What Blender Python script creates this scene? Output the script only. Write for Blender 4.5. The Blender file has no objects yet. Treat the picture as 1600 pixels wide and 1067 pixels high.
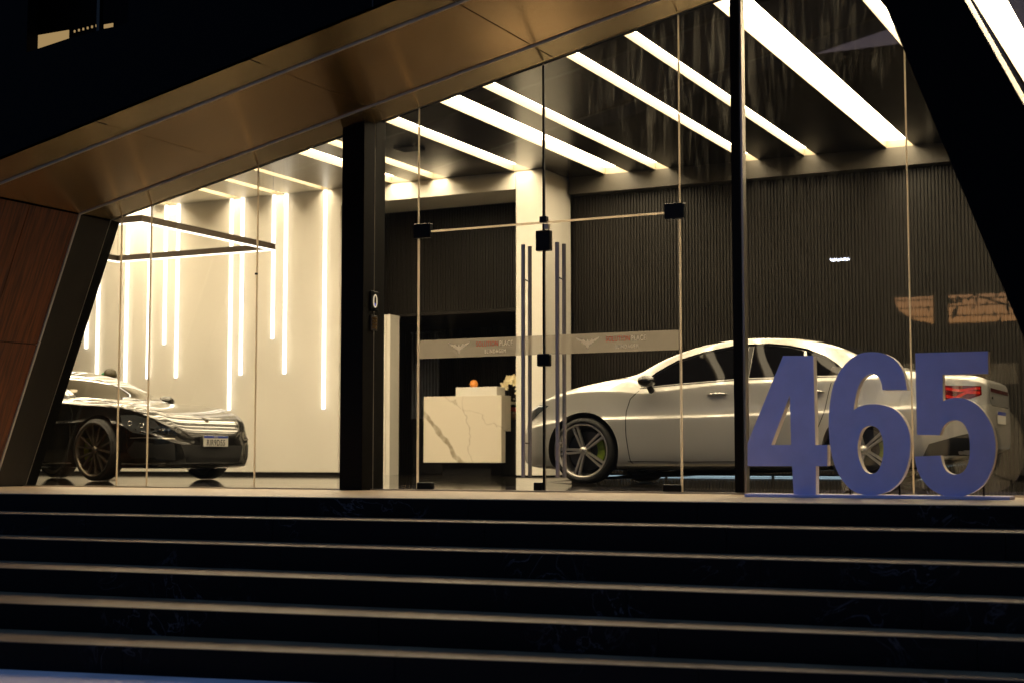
import bpy, bmesh, math, random
from mathutils import Vector, Matrix
from mathutils.bvhtree import BVHTree
from mathutils.geometry import delaunay_2d_cdt
random.seed(7)
S = bpy.context.scene
COL = S.collection
R = math.radians
PI = math.pi

# ------------------------------------------------------------------ camera, sky, exposure
YAW, PITCH = R(26.7), math.atan(182 / 2312)
cd = bpy.data.cameras.new('camera')
cam = bpy.data.objects.new('camera', cd); COL.objects.link(cam)
cam.location = (0, 0, 0.265)
cam.rotation_euler = (PI / 2 + PITCH, 0, YAW)
cd.sensor_width = 36; cd.lens = 2312 / 1600 * 36
cd.clip_start = 0.1; cd.clip_end = 1500
cd.dof.use_dof = True; cd.dof.focus_distance = 12.6; cd.dof.aperture_fstop = 2.2
S.camera = cam

W = bpy.data.worlds.new('World'); S.world = W; W.use_nodes = True
wn = W.node_tree; bg = wn.nodes['Background']
sky = wn.nodes.new('ShaderNodeTexSky'); sky.sky_type = 'NISHITA'; sky.sun_disc = False
sky.sun_elevation = R(0.7); sky.sun_rotation = R(192); sky.altitude = 0
sky.air_density = 1.0; sky.dust_density = 2.0; sky.ozone_density = 3.0
wn.links.new(sky.outputs[0], bg.inputs[0]); bg.inputs[1].default_value = 0.062

S.view_settings.view_transform = 'Standard'; S.view_settings.look = 'None'
S.view_settings.exposure = 3.32; S.view_settings.gamma = 1.0
S.view_settings.use_curve_mapping = False
S.render.engine = 'CYCLES'
cy = S.cycles
cy.use_denoising = True
cy.max_bounces = 10; cy.diffuse_bounces = 4; cy.glossy_bounces = 5; cy.transparent_max_bounces = 24
cy.transmission_bounces = 4; cy.sample_clamp_indirect = 6; cy.caustics_reflective = False; cy.caustics_refractive = False
cy.blur_glossy = 0.3

# ------------------------------------------------------------------ materials
MATS = {}
def mat(name, col, rough=0.5, metal=0.0, spec=0.5, var=0.0, vscale=6.0, bump=0.0, bscale=40.0, coat=0.0, emit=None, estr=0.0, stretch=None):
    if name in MATS: return MATS[name]
    m = bpy.data.materials.new(name); m.use_nodes = True; MATS[name] = m
    nt = m.node_tree; p = nt.nodes['Principled BSDF']
    p.inputs['Base Color'].default_value = (*col, 1)
    p.inputs['Roughness'].default_value = rough; p.inputs['Metallic'].default_value = metal
    p.inputs['Specular IOR Level'].default_value = spec
    p.inputs['Coat Weight'].default_value = coat; p.inputs['Coat Roughness'].default_value = 0.02
    if emit:
        p.inputs['Emission Color'].default_value = (*emit, 1); p.inputs['Emission Strength'].default_value = estr
    if var or bump:
        tc = nt.nodes.new('ShaderNodeTexCoord'); mp = nt.nodes.new('ShaderNodeMapping')
        nt.links.new(tc.outputs['Object'], mp.inputs[0])
        if stretch: mp.inputs['Scale'].default_value = stretch
        if var:
            n = nt.nodes.new('ShaderNodeTexNoise'); n.inputs['Scale'].default_value = vscale; n.inputs['Detail'].default_value = 6
            nt.links.new(mp.outputs[0], n.inputs[0])
            r = nt.nodes.new('ShaderNodeValToRGB')
            r.color_ramp.elements[0].position = 0.3; r.color_ramp.elements[1].position = 0.7
            r.color_ramp.elements[0].color = (*[c * (1 - var) for c in col], 1)
            r.color_ramp.elements[1].color = (*[min(1, c * (1 + var)) for c in col], 1)
            nt.links.new(n.outputs[0], r.inputs[0]); nt.links.new(r.outputs[0], p.inputs['Base Color'])
            mr = nt.nodes.new('ShaderNodeMapRange'); mr.inputs[3].default_value = max(0, rough * (1 - var * .4)); mr.inputs[4].default_value = min(1, rough * (1 + var * .4))
            nt.links.new(n.outputs[0], mr.inputs[0]); nt.links.new(mr.outputs[0], p.inputs['Roughness'])
        if bump:
            n2 = nt.nodes.new('ShaderNodeTexNoise'); n2.inputs['Scale'].default_value = bscale; n2.inputs['Detail'].default_value = 4
            nt.links.new(mp.outputs[0], n2.inputs[0])
            b = nt.nodes.new('ShaderNodeBump'); b.inputs['Strength'].default_value = bump; b.inputs['Distance'].default_value = 0.01
            nt.links.new(n2.outputs[0], b.inputs['Height']); nt.links.new(b.outputs[0], p.inputs['Normal'])
    return m

def emitter(name, col, strength):
    m = bpy.data.materials.new(name); m.use_nodes = True; nt = m.node_tree
    nt.nodes.remove(nt.nodes['Principled BSDF'])
    e = nt.nodes.new('ShaderNodeEmission'); e.inputs[0].default_value = (*col, 1); e.inputs[1].default_value = strength
    nt.links.new(e.outputs[0], nt.nodes['Material Output'].inputs[0]); MATS[name] = m
    return m

WARM = (1.0, 0.79, 0.51)
M_bar = emitter('ceiling_diffuser', WARM, 2.5)
M_tube = emitter('wall_tube_light', (1.0, 0.86, 0.68), 0.38)
M_pend = emitter('pendant_diffuser', (1.0, 0.86, 0.68), 0.5)
M_strip = emitter('floor_led', (0.62, 0.85, 1.0), 0.09)
M_street = emitter('street_lamp_head', (0.75, 0.8, 1.0), 5.0)
M_upper = emitter('lit_room_behind_slot', (1.0, 0.66, 0.28), 0.036)

M_black = mat('black_cladding', (0.0012, 0.0012, 0.0014), 0.6, spec=.04, bump=.02, bscale=15, var=.25, vscale=2)
M_blackgloss = mat('black_fitting', (0.003, 0.003, 0.003), 0.3, spec=.2)
M_bronze = mat('bronze_composite_panel', (0.47, 0.28, 0.10), 0.23, metal=.85, var=.08, vscale=1.2, bump=.03, bscale=3)
M_bronze_dark = mat('dark_bronze_panel', (0.42, 0.29, 0.12), 0.25, metal=.85, var=.08, vscale=1.5)
M_trim = mat('silver_trim', (0.50, 0.47, 0.42), 0.4, metal=.2)
M_reveal = mat('dark_reveal_panel', (0.022, 0.018, 0.013), 0.5, spec=.25, bump=.02, bscale=10)
M_steel = mat('polished_steel', (0.62, 0.56, 0.56), 0.22, metal=.7)
M_alu = mat('aluminium', (0.5, 0.46, 0.4), 0.3, metal=.9)
M_white = mat('cream_wall_paint', (0.74, 0.71, 0.64), 0.6, var=.03, vscale=1.5, bump=.03, bscale=60)
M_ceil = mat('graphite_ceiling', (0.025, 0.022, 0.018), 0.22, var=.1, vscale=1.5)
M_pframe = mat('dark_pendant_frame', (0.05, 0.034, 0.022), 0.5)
M_ceil_halfglow = mat('taupe_ceiling', (0.26, 0.215, 0.14), 0.35, var=.05, vscale=1.5)  # dark ceiling with a weaker reflected glow painted into its colour
M_ceil_glow = mat('beige_ceiling', (0.82, 0.74, 0.56), 0.45, var=.05, vscale=1.5)  # dark ceiling with the bright wall's reflected glow painted into its colour
M_bulk = mat('grey_bulkhead', (0.035, 0.030, 0.021), 0.55)
M_slat = mat('dark_slat', (0.0075, 0.0055, 0.0032), 0.45, spec=.25, var=.25, vscale=5, stretch=(8, 8, .6))
M_slat2 = mat('grey_slat', (0.12, 0.13, 0.15), 0.35)
M_back = mat('slat_backing', (0.006, 0.005, 0.004), 0.7)
M_post = mat('black_post_paint', (0.006, 0.005, 0.004), 0.5, spec=.06)
M_rec = mat('recess_inner', (0.22, 0.185, 0.13), 0.6)
M_blue = mat('blue_sign_face', (0.54, 0.55, 0.92), 0.45, var=.05, vscale=8)
M_signside = mat('cream_sign_edge', (0.85, 0.78, 0.68), 0.5)
M_black_pl = mat('black_plastic', (0.01, 0.01, 0.01), 0.55)
M_tyre = mat('tyre_rubber', (0.012, 0.012, 0.012), 0.7, bump=.1, bscale=80)
M_carglass = mat('tinted_car_glass', (0.004, 0.004, 0.005), 0.03, spec=.07)
M_screen = mat('windscreen_glass', (0.05, 0.045, 0.035), 0.02, spec=1.0, coat=1.0)
M_gapline = mat('panel_gap', (0.004, 0.004, 0.004), 0.7)
M_white_car = mat('pearl_white_paint', (0.58, 0.57, 0.54), 0.33, metal=.45, coat=1.0, var=.02, vscale=2)
M_black_car = mat('gloss_black_paint', (0.004, 0.004, 0.004), 0.25, coat=1.0)
M_chrome = mat('chrome', (0.75, 0.73, 0.7), 0.08, metal=1.0)
M_rim = mat('machined_rim', (0.70, 0.67, 0.62), 0.34, metal=.9)
M_rimdark = mat('dark_rim', (0.20, 0.17, 0.13), 0.4, metal=.8)
M_lime = mat('lime_caliper', (0.30, 0.42, 0.04), 0.4)
M_red = mat('tail_light_red', (0.45, 0.015, 0.01), 0.12, coat=1, emit=(1, .05, .02), estr=.012)
M_redD = mat('tail_light_dark', (0.10, 0.004, 0.004), 0.1, coat=1)
M_lens = mat('headlight_lens', (0.05, 0.055, 0.06), 0.05, coat=1)
M_plate = mat('plate_white', (0.68, 0.66, 0.6), 0.45)
M_plateblue = mat('plate_blue', (0.01, 0.04, 0.35), 0.45)
M_ink = mat('black_ink', (0.01, 0.01, 0.01), 0.5)
M_pave = mat('pavement_concrete', (0.78, 0.66, 0.70), 0.75, var=.18, vscale=2.5, bump=.15, bscale=30)
M_petal = mat('orchid_petal', (0.90, 0.80, 0.52), 0.6)
M_stem = mat('orchid_stem', (0.06, 0.10, 0.03), 0.6)
M_orange = mat('orange_ornament', (0.75, 0.28, 0.05), 0.35)
M_redglass = mat('red_label', (0.5, 0.03, 0.02), 0.35)
M_brown = mat('brown_bowl', (0.10, 0.04, 0.02), 0.3)
M_green = mat('green_lid', (0.02, 0.30, 0.12), 0.4)
M_cab = mat('black_cabinet', (0.015, 0.014, 0.014), 0.25)
M_bldg = mat('dusk_building', (0.03, 0.03, 0.032), 0.8)

def wood_mat():
    m = mat('wood_cladding', (0.22, 0.075, 0.028), 0.5)
    nt = m.node_tree; p = nt.nodes['Principled BSDF']
    tc = nt.nodes.new('ShaderNodeTexCoord'); mp = nt.nodes.new('ShaderNodeMapping'); mp.inputs['Scale'].default_value = (3, 26, 1.2)
    n = nt.nodes.new('ShaderNodeTexNoise'); n.inputs['Scale'].default_value = 1.6; n.inputs['Detail'].default_value = 8; n.inputs['Distortion'].default_value = .6
    r = nt.nodes.new('ShaderNodeValToRGB'); r.color_ramp.elements[0].position = .35; r.color_ramp.elements[1].position = .68
    r.color_ramp.elements[0].color = (0.055, 0.014, 0.004, 1); r.color_ramp.elements[1].color = (0.19, 0.055, 0.014, 1)
    L = nt.links.new
    L(tc.outputs['Object'], mp.inputs[0]); L(mp.outputs[0], n.inputs[0]); L(n.outputs[0], r.inputs[0]); L(r.outputs[0], p.inputs['Base Color'])
    return m
M_wood = wood_mat()

def marble_dark(name, base, vein, rough, vs=2.2):
    m = mat(name, base, rough)
    nt = m.node_tree; p = nt.nodes['Principled BSDF']; L = nt.links.new
    if rough > .2: p.inputs['Specular IOR Level'].default_value = .12
    g = nt.nodes.new('ShaderNodeNewGeometry')
    n0 = nt.nodes.new('ShaderNodeTexNoise'); n0.inputs['Scale'].default_value = vs; n0.inputs['Detail'].default_value = 9; n0.inputs['Distortion'].default_value = 2.2
    L(g.outputs['Position'], n0.inputs[0])
    a = nt.nodes.new('ShaderNodeMath'); a.operation = 'SUBTRACT'; a.inputs[1].default_value = .5; L(n0.outputs[0], a.inputs[0])
    b = nt.nodes.new('ShaderNodeMath'); b.operation = 'ABSOLUTE'; L(a.outputs[0], b.inputs[0])
    r = nt.nodes.new('ShaderNodeMapRange'); r.inputs[1].default_value = 0; r.inputs[2].default_value = .018; r.inputs[3].default_value = 1; r.inputs[4].default_value = 0
    L(b.outputs[0], r.inputs[0])
    n1 = nt.nodes.new('ShaderNodeTexNoise'); n1.inputs['Scale'].default_value = 1.1; n1.inputs['Detail'].default_value = 3; L(g.outputs['Position'], n1.inputs[0])
    r1 = nt.nodes.new('ShaderNodeMapRange'); r1.inputs[1].default_value = .55; r1.inputs[2].default_value = .75; L(n1.outputs[0], r1.inputs[0])
    mu = nt.nodes.new('ShaderNodeMath'); mu.operation = 'MULTIPLY'; L(r.outputs[0], mu.inputs[0]); L(r1.outputs[0], mu.inputs[1])
    mx = nt.nodes.new('ShaderNodeMix'); mx.data_type = 'RGBA'; mx.inputs[6].default_value = (*base, 1); mx.inputs[7].default_value = (*vein, 1)
    L(mu.outputs[0], mx.inputs[0]); L(mx.outputs[2], p.inputs['Base Color'])
    return m
M_riser = marble_dark('black_marble_riser', (0.002, 0.002, 0.0025), (0.11, 0.11, 0.13), 0.42, 3.2)
M_floor = marble_dark('black_marble_floor', (0.016, 0.014, 0.011), (0.10, 0.09, 0.07), 0.045, 1.2)
M_tread = mat('honed_granite_tread', (0.25, 0.165, 0.095), 0.42, var=.28, vscale=3, bump=.12, bscale=70)
M_landing = mat('honed_landing_stone', (0.55, 0.42, 0.28), 0.38, var=.08, vscale=4, bump=.06, bscale=90)

def marble_white():
    m = mat('white_marble', (0.72, 0.66, 0.55), 0.22)
    nt = m.node_tree; p = nt.nodes['Principled BSDF']; L = nt.links.new
    tc = nt.nodes.new('ShaderNodeTexCoord'); sx = nt.nodes.new('ShaderNodeSeparateXYZ'); L(tc.outputs['Object'], sx.inputs[0])
    n = nt.nodes.new('ShaderNodeTexNoise'); n.inputs['Scale'].default_value = 3.0; n.inputs['Detail'].default_value = 7; L(tc.outputs['Object'], n.inputs[0])
    def lin(a, b, c, wob, width):       # |a x + b z + c + wob*(n-.5)| / width -> 1 at the vein
        m1 = nt.nodes.new('ShaderNodeMath'); m1.operation = 'MULTIPLY'; m1.inputs[1].default_value = a; L(sx.outputs[0], m1.inputs[0])
        m2 = nt.nodes.new('ShaderNodeMath'); m2.operation = 'MULTIPLY_ADD'; m2.inputs[1].default_value = b; L(sx.outputs[2], m2.inputs[0]); L(m1.outputs[0], m2.inputs[2])
        m3 = nt.nodes.new('ShaderNodeMath'); m3.operation = 'MULTIPLY_ADD'; m3.inputs[1].default_value = wob; L(n.outputs[0], m3.inputs[0]); L(m2.outputs[0], m3.inputs[2])
        m4 = nt.nodes.new('ShaderNodeMath'); m4.operation = 'ADD'; m4.inputs[1].default_value = c - wob * .5; L(m3.outputs[0], m4.inputs[0])
        m5 = nt.nodes.new('ShaderNodeMath'); m5.operation = 'ABSOLUTE'; L(m4.outputs[0], m5.inputs[0])
        r = nt.nodes.new('ShaderNodeMapRange'); r.inputs[1].default_value = width * .6; r.inputs[2].default_value = width; r.inputs[3].default_value = 1; r.inputs[4].default_value = 0
        L(m5.outputs[0], r.inputs[0]); return r
    # local coords: x 0..1.36, z 0..1.02 ; broad vein from (0,.78) to (.68,0), thin ones at the upper right
    va = lin(.754, .657, -.512, .16, .045); vb = lin(.95, .12, -.80, .3, .008); vc = lin(.45, .89, -1.08, .4, .007)
    mx1 = nt.nodes.new('ShaderNodeMath'); mx1.operation = 'MAXIMUM'; L(vb.outputs[0], mx1.inputs[0]); L(vc.outputs[0], mx1.inputs[1])
    hf = nt.nodes.new('ShaderNodeMath'); hf.operation = 'MULTIPLY'; hf.inputs[1].default_value = .45; L(mx1.outputs[0], hf.inputs[0])
    n2 = nt.nodes.new('ShaderNodeTexNoise'); n2.inputs['Scale'].default_value = 9; n2.inputs['Detail'].default_value = 6; L(tc.outputs['Object'], n2.inputs[0])
    r2 = nt.nodes.new('ShaderNodeMapRange'); r2.inputs[1].default_value = .35; r2.inputs[2].default_value = .6; r2.inputs[3].default_value = .45; L(n2.outputs[0], r2.inputs[0])
    va2 = nt.nodes.new('ShaderNodeMath'); va2.operation = 'MULTIPLY'; L(va.outputs[0], va2.inputs[0]); L(r2.outputs[0], va2.inputs[1])
    mx2 = nt.nodes.new('ShaderNodeMath'); mx2.operation = 'MAXIMUM'; L(va2.outputs[0], mx2.inputs[0]); L(hf.outputs[0], mx2.inputs[1])
    c = nt.nodes.new('ShaderNodeMix'); c.data_type = 'RGBA'; c.inputs[6].default_value = (0.72, 0.66, 0.55, 1); c.inputs[7].default_value = (0.33, 0.28, 0.20, 1)
    L(mx2.outputs[0], c.inputs[0]); L(c.outputs[2], p.inputs['Base Color'])
    return m
M_marble = marble_white()

def glass_mat():
    m = bpy.data.materials.new('shopfront_glass'); m.use_nodes = True; nt = m.node_tree; L = nt.links.new
    nt.nodes.remove(nt.nodes['Principled BSDF'])
    tr = nt.nodes.new('ShaderNodeBsdfTransparent'); tr.inputs[0].default_value = (.97, .975, .955, 1)
    gl = nt.nodes.new('ShaderNodeBsdfGlossy'); gl.inputs['Roughness'].default_value = 0.0
    lw = nt.nodes.new('ShaderNodeLayerWeight'); lw.inputs[0].default_value = .5
    pw = nt.nodes.new('ShaderNodeMath'); pw.operation = 'POWER'; pw.inputs[1].default_value = 5; L(lw.outputs['Facing'], pw.inputs[0])
    ma = nt.nodes.new('ShaderNodeMath'); ma.operation = 'MULTIPLY_ADD'; ma.inputs[1].default_value = .96; ma.inputs[2].default_value = .04; L(pw.outputs[0], ma.inputs[0])
    mx = nt.nodes.new('ShaderNodeMixShader'); L(ma.outputs[0], mx.inputs[0]); L(tr.outputs[0], mx.inputs[1]); L(gl.outputs[0], mx.inputs[2])
    # wiping streaks and dust on the glass
    g = nt.nodes.new('ShaderNodeNewGeometry'); mp = nt.nodes.new('ShaderNodeMapping'); mp.inputs['Scale'].default_value = (14, 14, 1.3)
    L(g.outputs['Position'], mp.inputs[0])
    n = nt.nodes.new('ShaderNodeTexNoise'); n.inputs['Scale'].default_value = 1.6; n.inputs['Detail'].default_value = 7; n.inputs['Distortion'].default_value = 1.0; L(mp.outputs[0], n.inputs[0])
    r = nt.nodes.new('ShaderNodeMapRange'); r.inputs[1].default_value = .5; r.inputs[2].default_value = .78; L(n.outputs[0], r.inputs[0])
    n2 = nt.nodes.new('ShaderNodeTexNoise'); n2.inputs['Scale'].default_value = 1.3; n2.inputs['Detail'].default_value = 3; L(g.outputs['Position'], n2.inputs[0])
    r2 = nt.nodes.new('ShaderNodeMapRange'); r2.inputs[1].default_value = .42; r2.inputs[2].default_value = .66; L(n2.outputs[0], r2.inputs[0])
    sz = nt.nodes.new('ShaderNodeSeparateXYZ'); L(g.outputs['Position'], sz.inputs[0])
    rz = nt.nodes.new('ShaderNodeMapRange'); rz.inputs[1].default_value = 2.1; rz.inputs[2].default_value = 2.9; rz.inputs[3].default_value = .04; rz.inputs[4].default_value = 1; L(sz.outputs[2], rz.inputs[0])
    a = nt.nodes.new('ShaderNodeMath'); a.operation = 'MULTIPLY'; L(r.outputs[0], a.inputs[0]); L(r2.outputs[0], a.inputs[1])
    b = nt.nodes.new('ShaderNodeMath'); b.operation = 'MULTIPLY'; L(a.outputs[0], b.inputs[0]); L(rz.outputs[0], b.inputs[1])
    c = nt.nodes.new('ShaderNodeMath'); c.operation = 'MULTIPLY_ADD'; c.inputs[1].default_value = .085; c.inputs[2].default_value = .0006; L(b.outputs[0], c.inputs[0])
    tl = nt.nodes.new('ShaderNodeBsdfTranslucent'); tl.inputs[0].default_value = (.8, .78, .7, 1)
    m2 = nt.nodes.new('ShaderNodeMixShader'); L(c.outputs[0], m2.inputs[0]); L(mx.outputs[0], m2.inputs[1]); L(tl.outputs[0], m2.inputs[2])
    L(m2.outputs[0], nt.nodes['Material Output'].inputs[0]); MATS['shopfront_glass'] = m
    return m
M_glass = glass_mat()

def trans_mat(name, col, opac, tl_share=.6):
    m = bpy.data.materials.new(name); m.use_nodes = True; nt = m.node_tree; L = nt.links.new
    nt.nodes.remove(nt.nodes['Principled BSDF'])
    tr = nt.nodes.new('ShaderNodeBsdfTransparent'); d = nt.nodes.new('ShaderNodeBsdfDiffuse'); t = nt.nodes.new('ShaderNodeBsdfTranslucent')
    d.inputs[0].default_value = (*col, 1); t.inputs[0].default_value = (*col, 1)
    a = nt.nodes.new('ShaderNodeMixShader'); a.inputs[0].default_value = tl_share; L(d.outputs[0], a.inputs[1]); L(t.outputs[0], a.inputs[2])
    b = nt.nodes.new('ShaderNodeMixShader'); b.inputs[0].default_value = opac; L(tr.outputs[0], b.inputs[1]); L(a.outputs[0], b.inputs[2])
    L(b.outputs[0], nt.nodes['Material Output'].inputs[0]); MATS[name] = m
    return m
M_seal = trans_mat('clear_silicone_edge', (.90, .82, .68), .85, .75)
M_frost = trans_mat('frosted_film', (.52, .47, .39), .50, .75)
M_film_w = trans_mat('white_film_print', (.97, .94, .88), .97, .85)
M_film_r = trans_mat('red_film_print', (.75, .06, .02), .95, .6)

# ------------------------------------------------------------------ helpers
def link(o, parent=None):
    COL.objects.link(o)
    if parent: o.parent = parent
    return o
def tag(o, label=None, cat=None, group=None, kind=None):
    if label: o['label'] = label
    if cat: o['category'] = cat
    if group: o['group'] = group
    if kind: o['kind'] = kind
    return o
def empty(name, loc=(0, 0, 0), rz=0, label=None, cat=None, group=None):
    o = bpy.data.objects.new(name, None); o.location = loc; o.rotation_euler = (0, 0, rz); o.empty_display_size = .2
    COL.objects.link(o); return tag(o, label, cat, group)
def mk(name, verts, faces, mats, parent=None, smooth=False, fmat=None, bevel=0):
    me = bpy.data.meshes.new(name); me.from_pydata([tuple(v) for v in verts], [], faces)
    for m in (mats if isinstance(mats, (list, tuple)) else [mats]): me.materials.append(m)
    bm = bmesh.new(); bm.from_mesh(me); bmesh.ops.recalc_face_normals(bm, faces=bm.faces); bm.to_mesh(me); bm.free()
    if fmat:
        for i, k in enumerate(fmat): me.polygons[i].material_index = k
    if smooth: me.polygons.foreach_set('use_smooth', [True] * len(me.polygons))
    o = bpy.data.objects.new(name, me); link(o, parent)
    if bevel:
        b = o.modifiers.new('bevel', 'BEVEL'); b.width = bevel; b.segments = 2; b.limit_method = 'ANGLE'
    return o
class MB:
    def __init__(s): s.v = []; s.f = []
    def add(s, v, f):
        k = len(s.v); s.v += [tuple(p) for p in v]; s.f += [tuple(i + k for i in q) for q in f]
    def box(s, x0, x1, y0, y1, z0, z1):
        s.add([(x0, y0, z0), (x1, y0, z0), (x1, y1, z0), (x0, y1, z0), (x0, y0, z1), (x1, y0, z1), (x1, y1, z1), (x0, y1, z1)],
              [(0, 3, 2, 1), (4, 5, 6, 7), (0, 1, 5, 4), (1, 2, 6, 5), (2, 3, 7, 6), (3, 0, 4, 7)])
    def tube(s, pts, rad, n=10):
        pts = [Vector(p) for p in pts]; k = len(s.v); rads = rad if isinstance(rad, (list, tuple)) else [rad] * len(pts)
        for i, p in enumerate(pts):
            t = (pts[min(i + 1, len(pts) - 1)] - pts[max(i - 1, 0)]).normalized()
            a = t.orthogonal().normalized() if i == 0 else (a - t * a.dot(t)).normalized()
            b = t.cross(a)
            for j in range(n):
                w = 2 * PI * j / n; s.v.append(tuple(p + (a * math.cos(w) + b * math.sin(w)) * rads[i]))
        for i in range(len(pts) - 1):
            for j in range(n):
                s.f.append((k + i * n + j, k + i * n + (j + 1) % n, k + (i + 1) * n + (j + 1) % n, k + (i + 1) * n + j))
        s.f.append(tuple(k + j for j in range(n))[::-1]); s.f.append(tuple(k + (len(pts) - 1) * n + j for j in range(n)))
    def lathe(s, prof, n=24, axis='z', c=(0, 0, 0)):       # prof: (radius, height)
        k = len(s.v)
        for (r, h) in prof:
            for j in range(n):
                w = 2 * PI * j / n; x, y = r * math.cos(w), r * math.sin(w)
                p = (x, y, h) if axis == 'z' else (x, h, y)
                s.v.append((p[0] + c[0], p[1] + c[1], p[2] + c[2]))
        for i in range(len(prof) - 1):
            for j in range(n):
                s.f.append((k + i * n + j, k + i * n + (j + 1) % n, k + (i + 1) * n + (j + 1) % n, k + (i + 1) * n + j))
    def prism(s, poly, y0, y1):           # polygon in x,z extruded along y
        n = len(poly)
        s.add([(x, y0, z) for x, z in poly] + [(x, y1, z) for x, z in poly],
              [tuple(range(n))[::-1], tuple(range(n, 2 * n))] + [(i, (i + 1) % n, n + (i + 1) % n, n + i) for i in range(n)])
    def build(s, name, m, parent=None, smooth=False, bevel=0):
        return mk(name, s.v, s.f, m, parent, smooth, None, bevel)
def box(name, x0, x1, y0, y1, z0, z1, m, parent=None, bevel=0):
    b = MB(); b.box(x0, x1, y0, y1, z0, z1); return b.build(name, m, parent, bevel=bevel)
def prism(name, poly, y0, y1, m, parent=None, bevel=0):
    b = MB(); b.prism(poly, y0, y1); return b.build(name, m, parent, bevel=bevel)
def struct(o): o['kind'] = 'structure'; return o
def tess_prism(name, outer, holes, y0, y1, mats, parent=None, fm=(0, 1)):
    pts = []; edges = []
    for loop in [outer] + holes:
        k = len(pts); n = len(loop); pts += [Vector(p) for p in loop]; edges += [(k + i, k + (i + 1) % n) for i in range(n)]
    v, e, f, *_ = delaunay_2d_cdt(pts, edges, [], 2 if not holes else 4, 1e-5)
    if holes:
        def inside(p, poly):
            c = False
            for i in range(len(poly)):
                (x0, z0), (x1, z1) = poly[i], poly[i - 1]
                if (z0 > p[1]) != (z1 > p[1]) and p[0] < (x1 - x0) * (p[1] - z0) / (z1 - z0) + x0: c = not c
            return c
        v, e, f, *_ = delaunay_2d_cdt(pts, edges, [], 0, 1e-5)
        g = []
        for t in f:
            c = sum((Vector(v[i]) for i in t), Vector((0, 0))) / len(t)
            if inside(c, outer) and not any(inside(c, h) for h in holes): g.append(t)
        f = g
    n = len(v)
    V = [(p[0], y0, p[1]) for p in v] + [(p[0], y1, p[1]) for p in v]
    F = [tuple(t) for t in f] + [tuple(i + n for i in t)[::-1] for t in f]; K = [fm[0]] * len(f) + [fm[1]] * len(f)
    cnt = {}
    for t in f:
        for i in range(len(t)):
            a, b = t[i], t[(i + 1) % len(t)]; cnt.setdefault((min(a, b), max(a, b)), []).append((a, b))
    for k, l in cnt.items():
        if len(l) == 1: a, b = l[0]; F.append((b, a, a + n, b + n)); K.append(fm[1])
    return mk(name, V, F, mats, parent, fmat=K)
def text(name, body, size, m, parent, xf, spacing=1.0, xs=1.0, ext=.001, align='CENTER', shear=0, off=0):
    c = bpy.data.curves.new(name, 'FONT'); c.body = body; c.size = size; c.extrude = ext; c.align_x = align; c.space_character = spacing; c.shear = shear; c.offset = off; c.resolution_u = 3
    o = bpy.data.objects.new(name, c); COL.objects.link(o)
    dg = bpy.context.evaluated_depsgraph_get(); me = bpy.data.meshes.new_from_object(o.evaluated_get(dg))
    bpy.data.objects.remove(o); bpy.data.curves.remove(c)
    me.transform(xf @ Matrix.Diagonal((xs, 1, 1, 1)))
    me.materials.clear(); me.materials.append(m); me.name = name
    t = bpy.data.objects.new(name, me); return link(t, parent)
UPR = Matrix.Rotation(PI / 2, 4, 'X')        # text standing upright, read from -Y
def interp(tab, u):
    if u <= tab[0][0]: return tab[0][1]
    if u >= tab[-1][0]: return tab[-1][1]
    n = len(tab)
    for i in range(n - 1):
        (a, va), (b, vb) = tab[i], tab[i + 1]
        if a <= u <= b:
            h = b - a; s = (vb - va) / h
            def slope(j):
                if j <= 0 or j >= n - 1: return s if n < 3 else (tab[min(j + 1, n - 1)][1] - tab[max(j - 1, 0)][1]) / (tab[min(j + 1, n - 1)][0] - tab[max(j - 1, 0)][0])
                s0 = (tab[j][1] - tab[j - 1][1]) / (tab[j][0] - tab[j - 1][0]); s1 = (tab[j + 1][1] - tab[j][1]) / (tab[j + 1][0] - tab[j][0])
                return 0 if s0 * s1 <= 0 else 2 * s0 * s1 / (s0 + s1)
            m0, m1 = slope(i), slope(i + 1); t = (u - a) / h
            return (2 * t ** 3 - 3 * t ** 2 + 1) * va + (t ** 3 - 2 * t ** 2 + t) * h * m0 + (-2 * t ** 3 + 3 * t ** 2) * vb + (t ** 3 - t ** 2) * h * m1
def smooth_loop(pts, corners, seg=5):        # Catmull-Rom through the points, broken at the corner indices
    n = len(pts); out = []
    for i in range(n):
        p1, p2 = pts[i], pts[(i + 1) % n]
        p0 = pts[i - 1] if i not in corners else (2 * p1[0] - p2[0], 2 * p1[1] - p2[1])
        j = (i + 1) % n
        p3 = pts[(i + 2) % n] if j not in corners else (2 * p2[0] - p1[0], 2 * p2[1] - p1[1])
        if i in corners and j in corners: out.append(p1); continue
        for k in range(seg):
            t = k / seg
            out.append(tuple(.5 * (2 * p1[c] + (p2[c] - p0[c]) * t + (2 * p0[c] - 5 * p1[c] + 4 * p2[c] - p3[c]) * t * t + (3 * p1[c] - p0[c] - 3 * p2[c] + p3[c]) * t ** 3) for c in (0, 1)))
    return out

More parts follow.
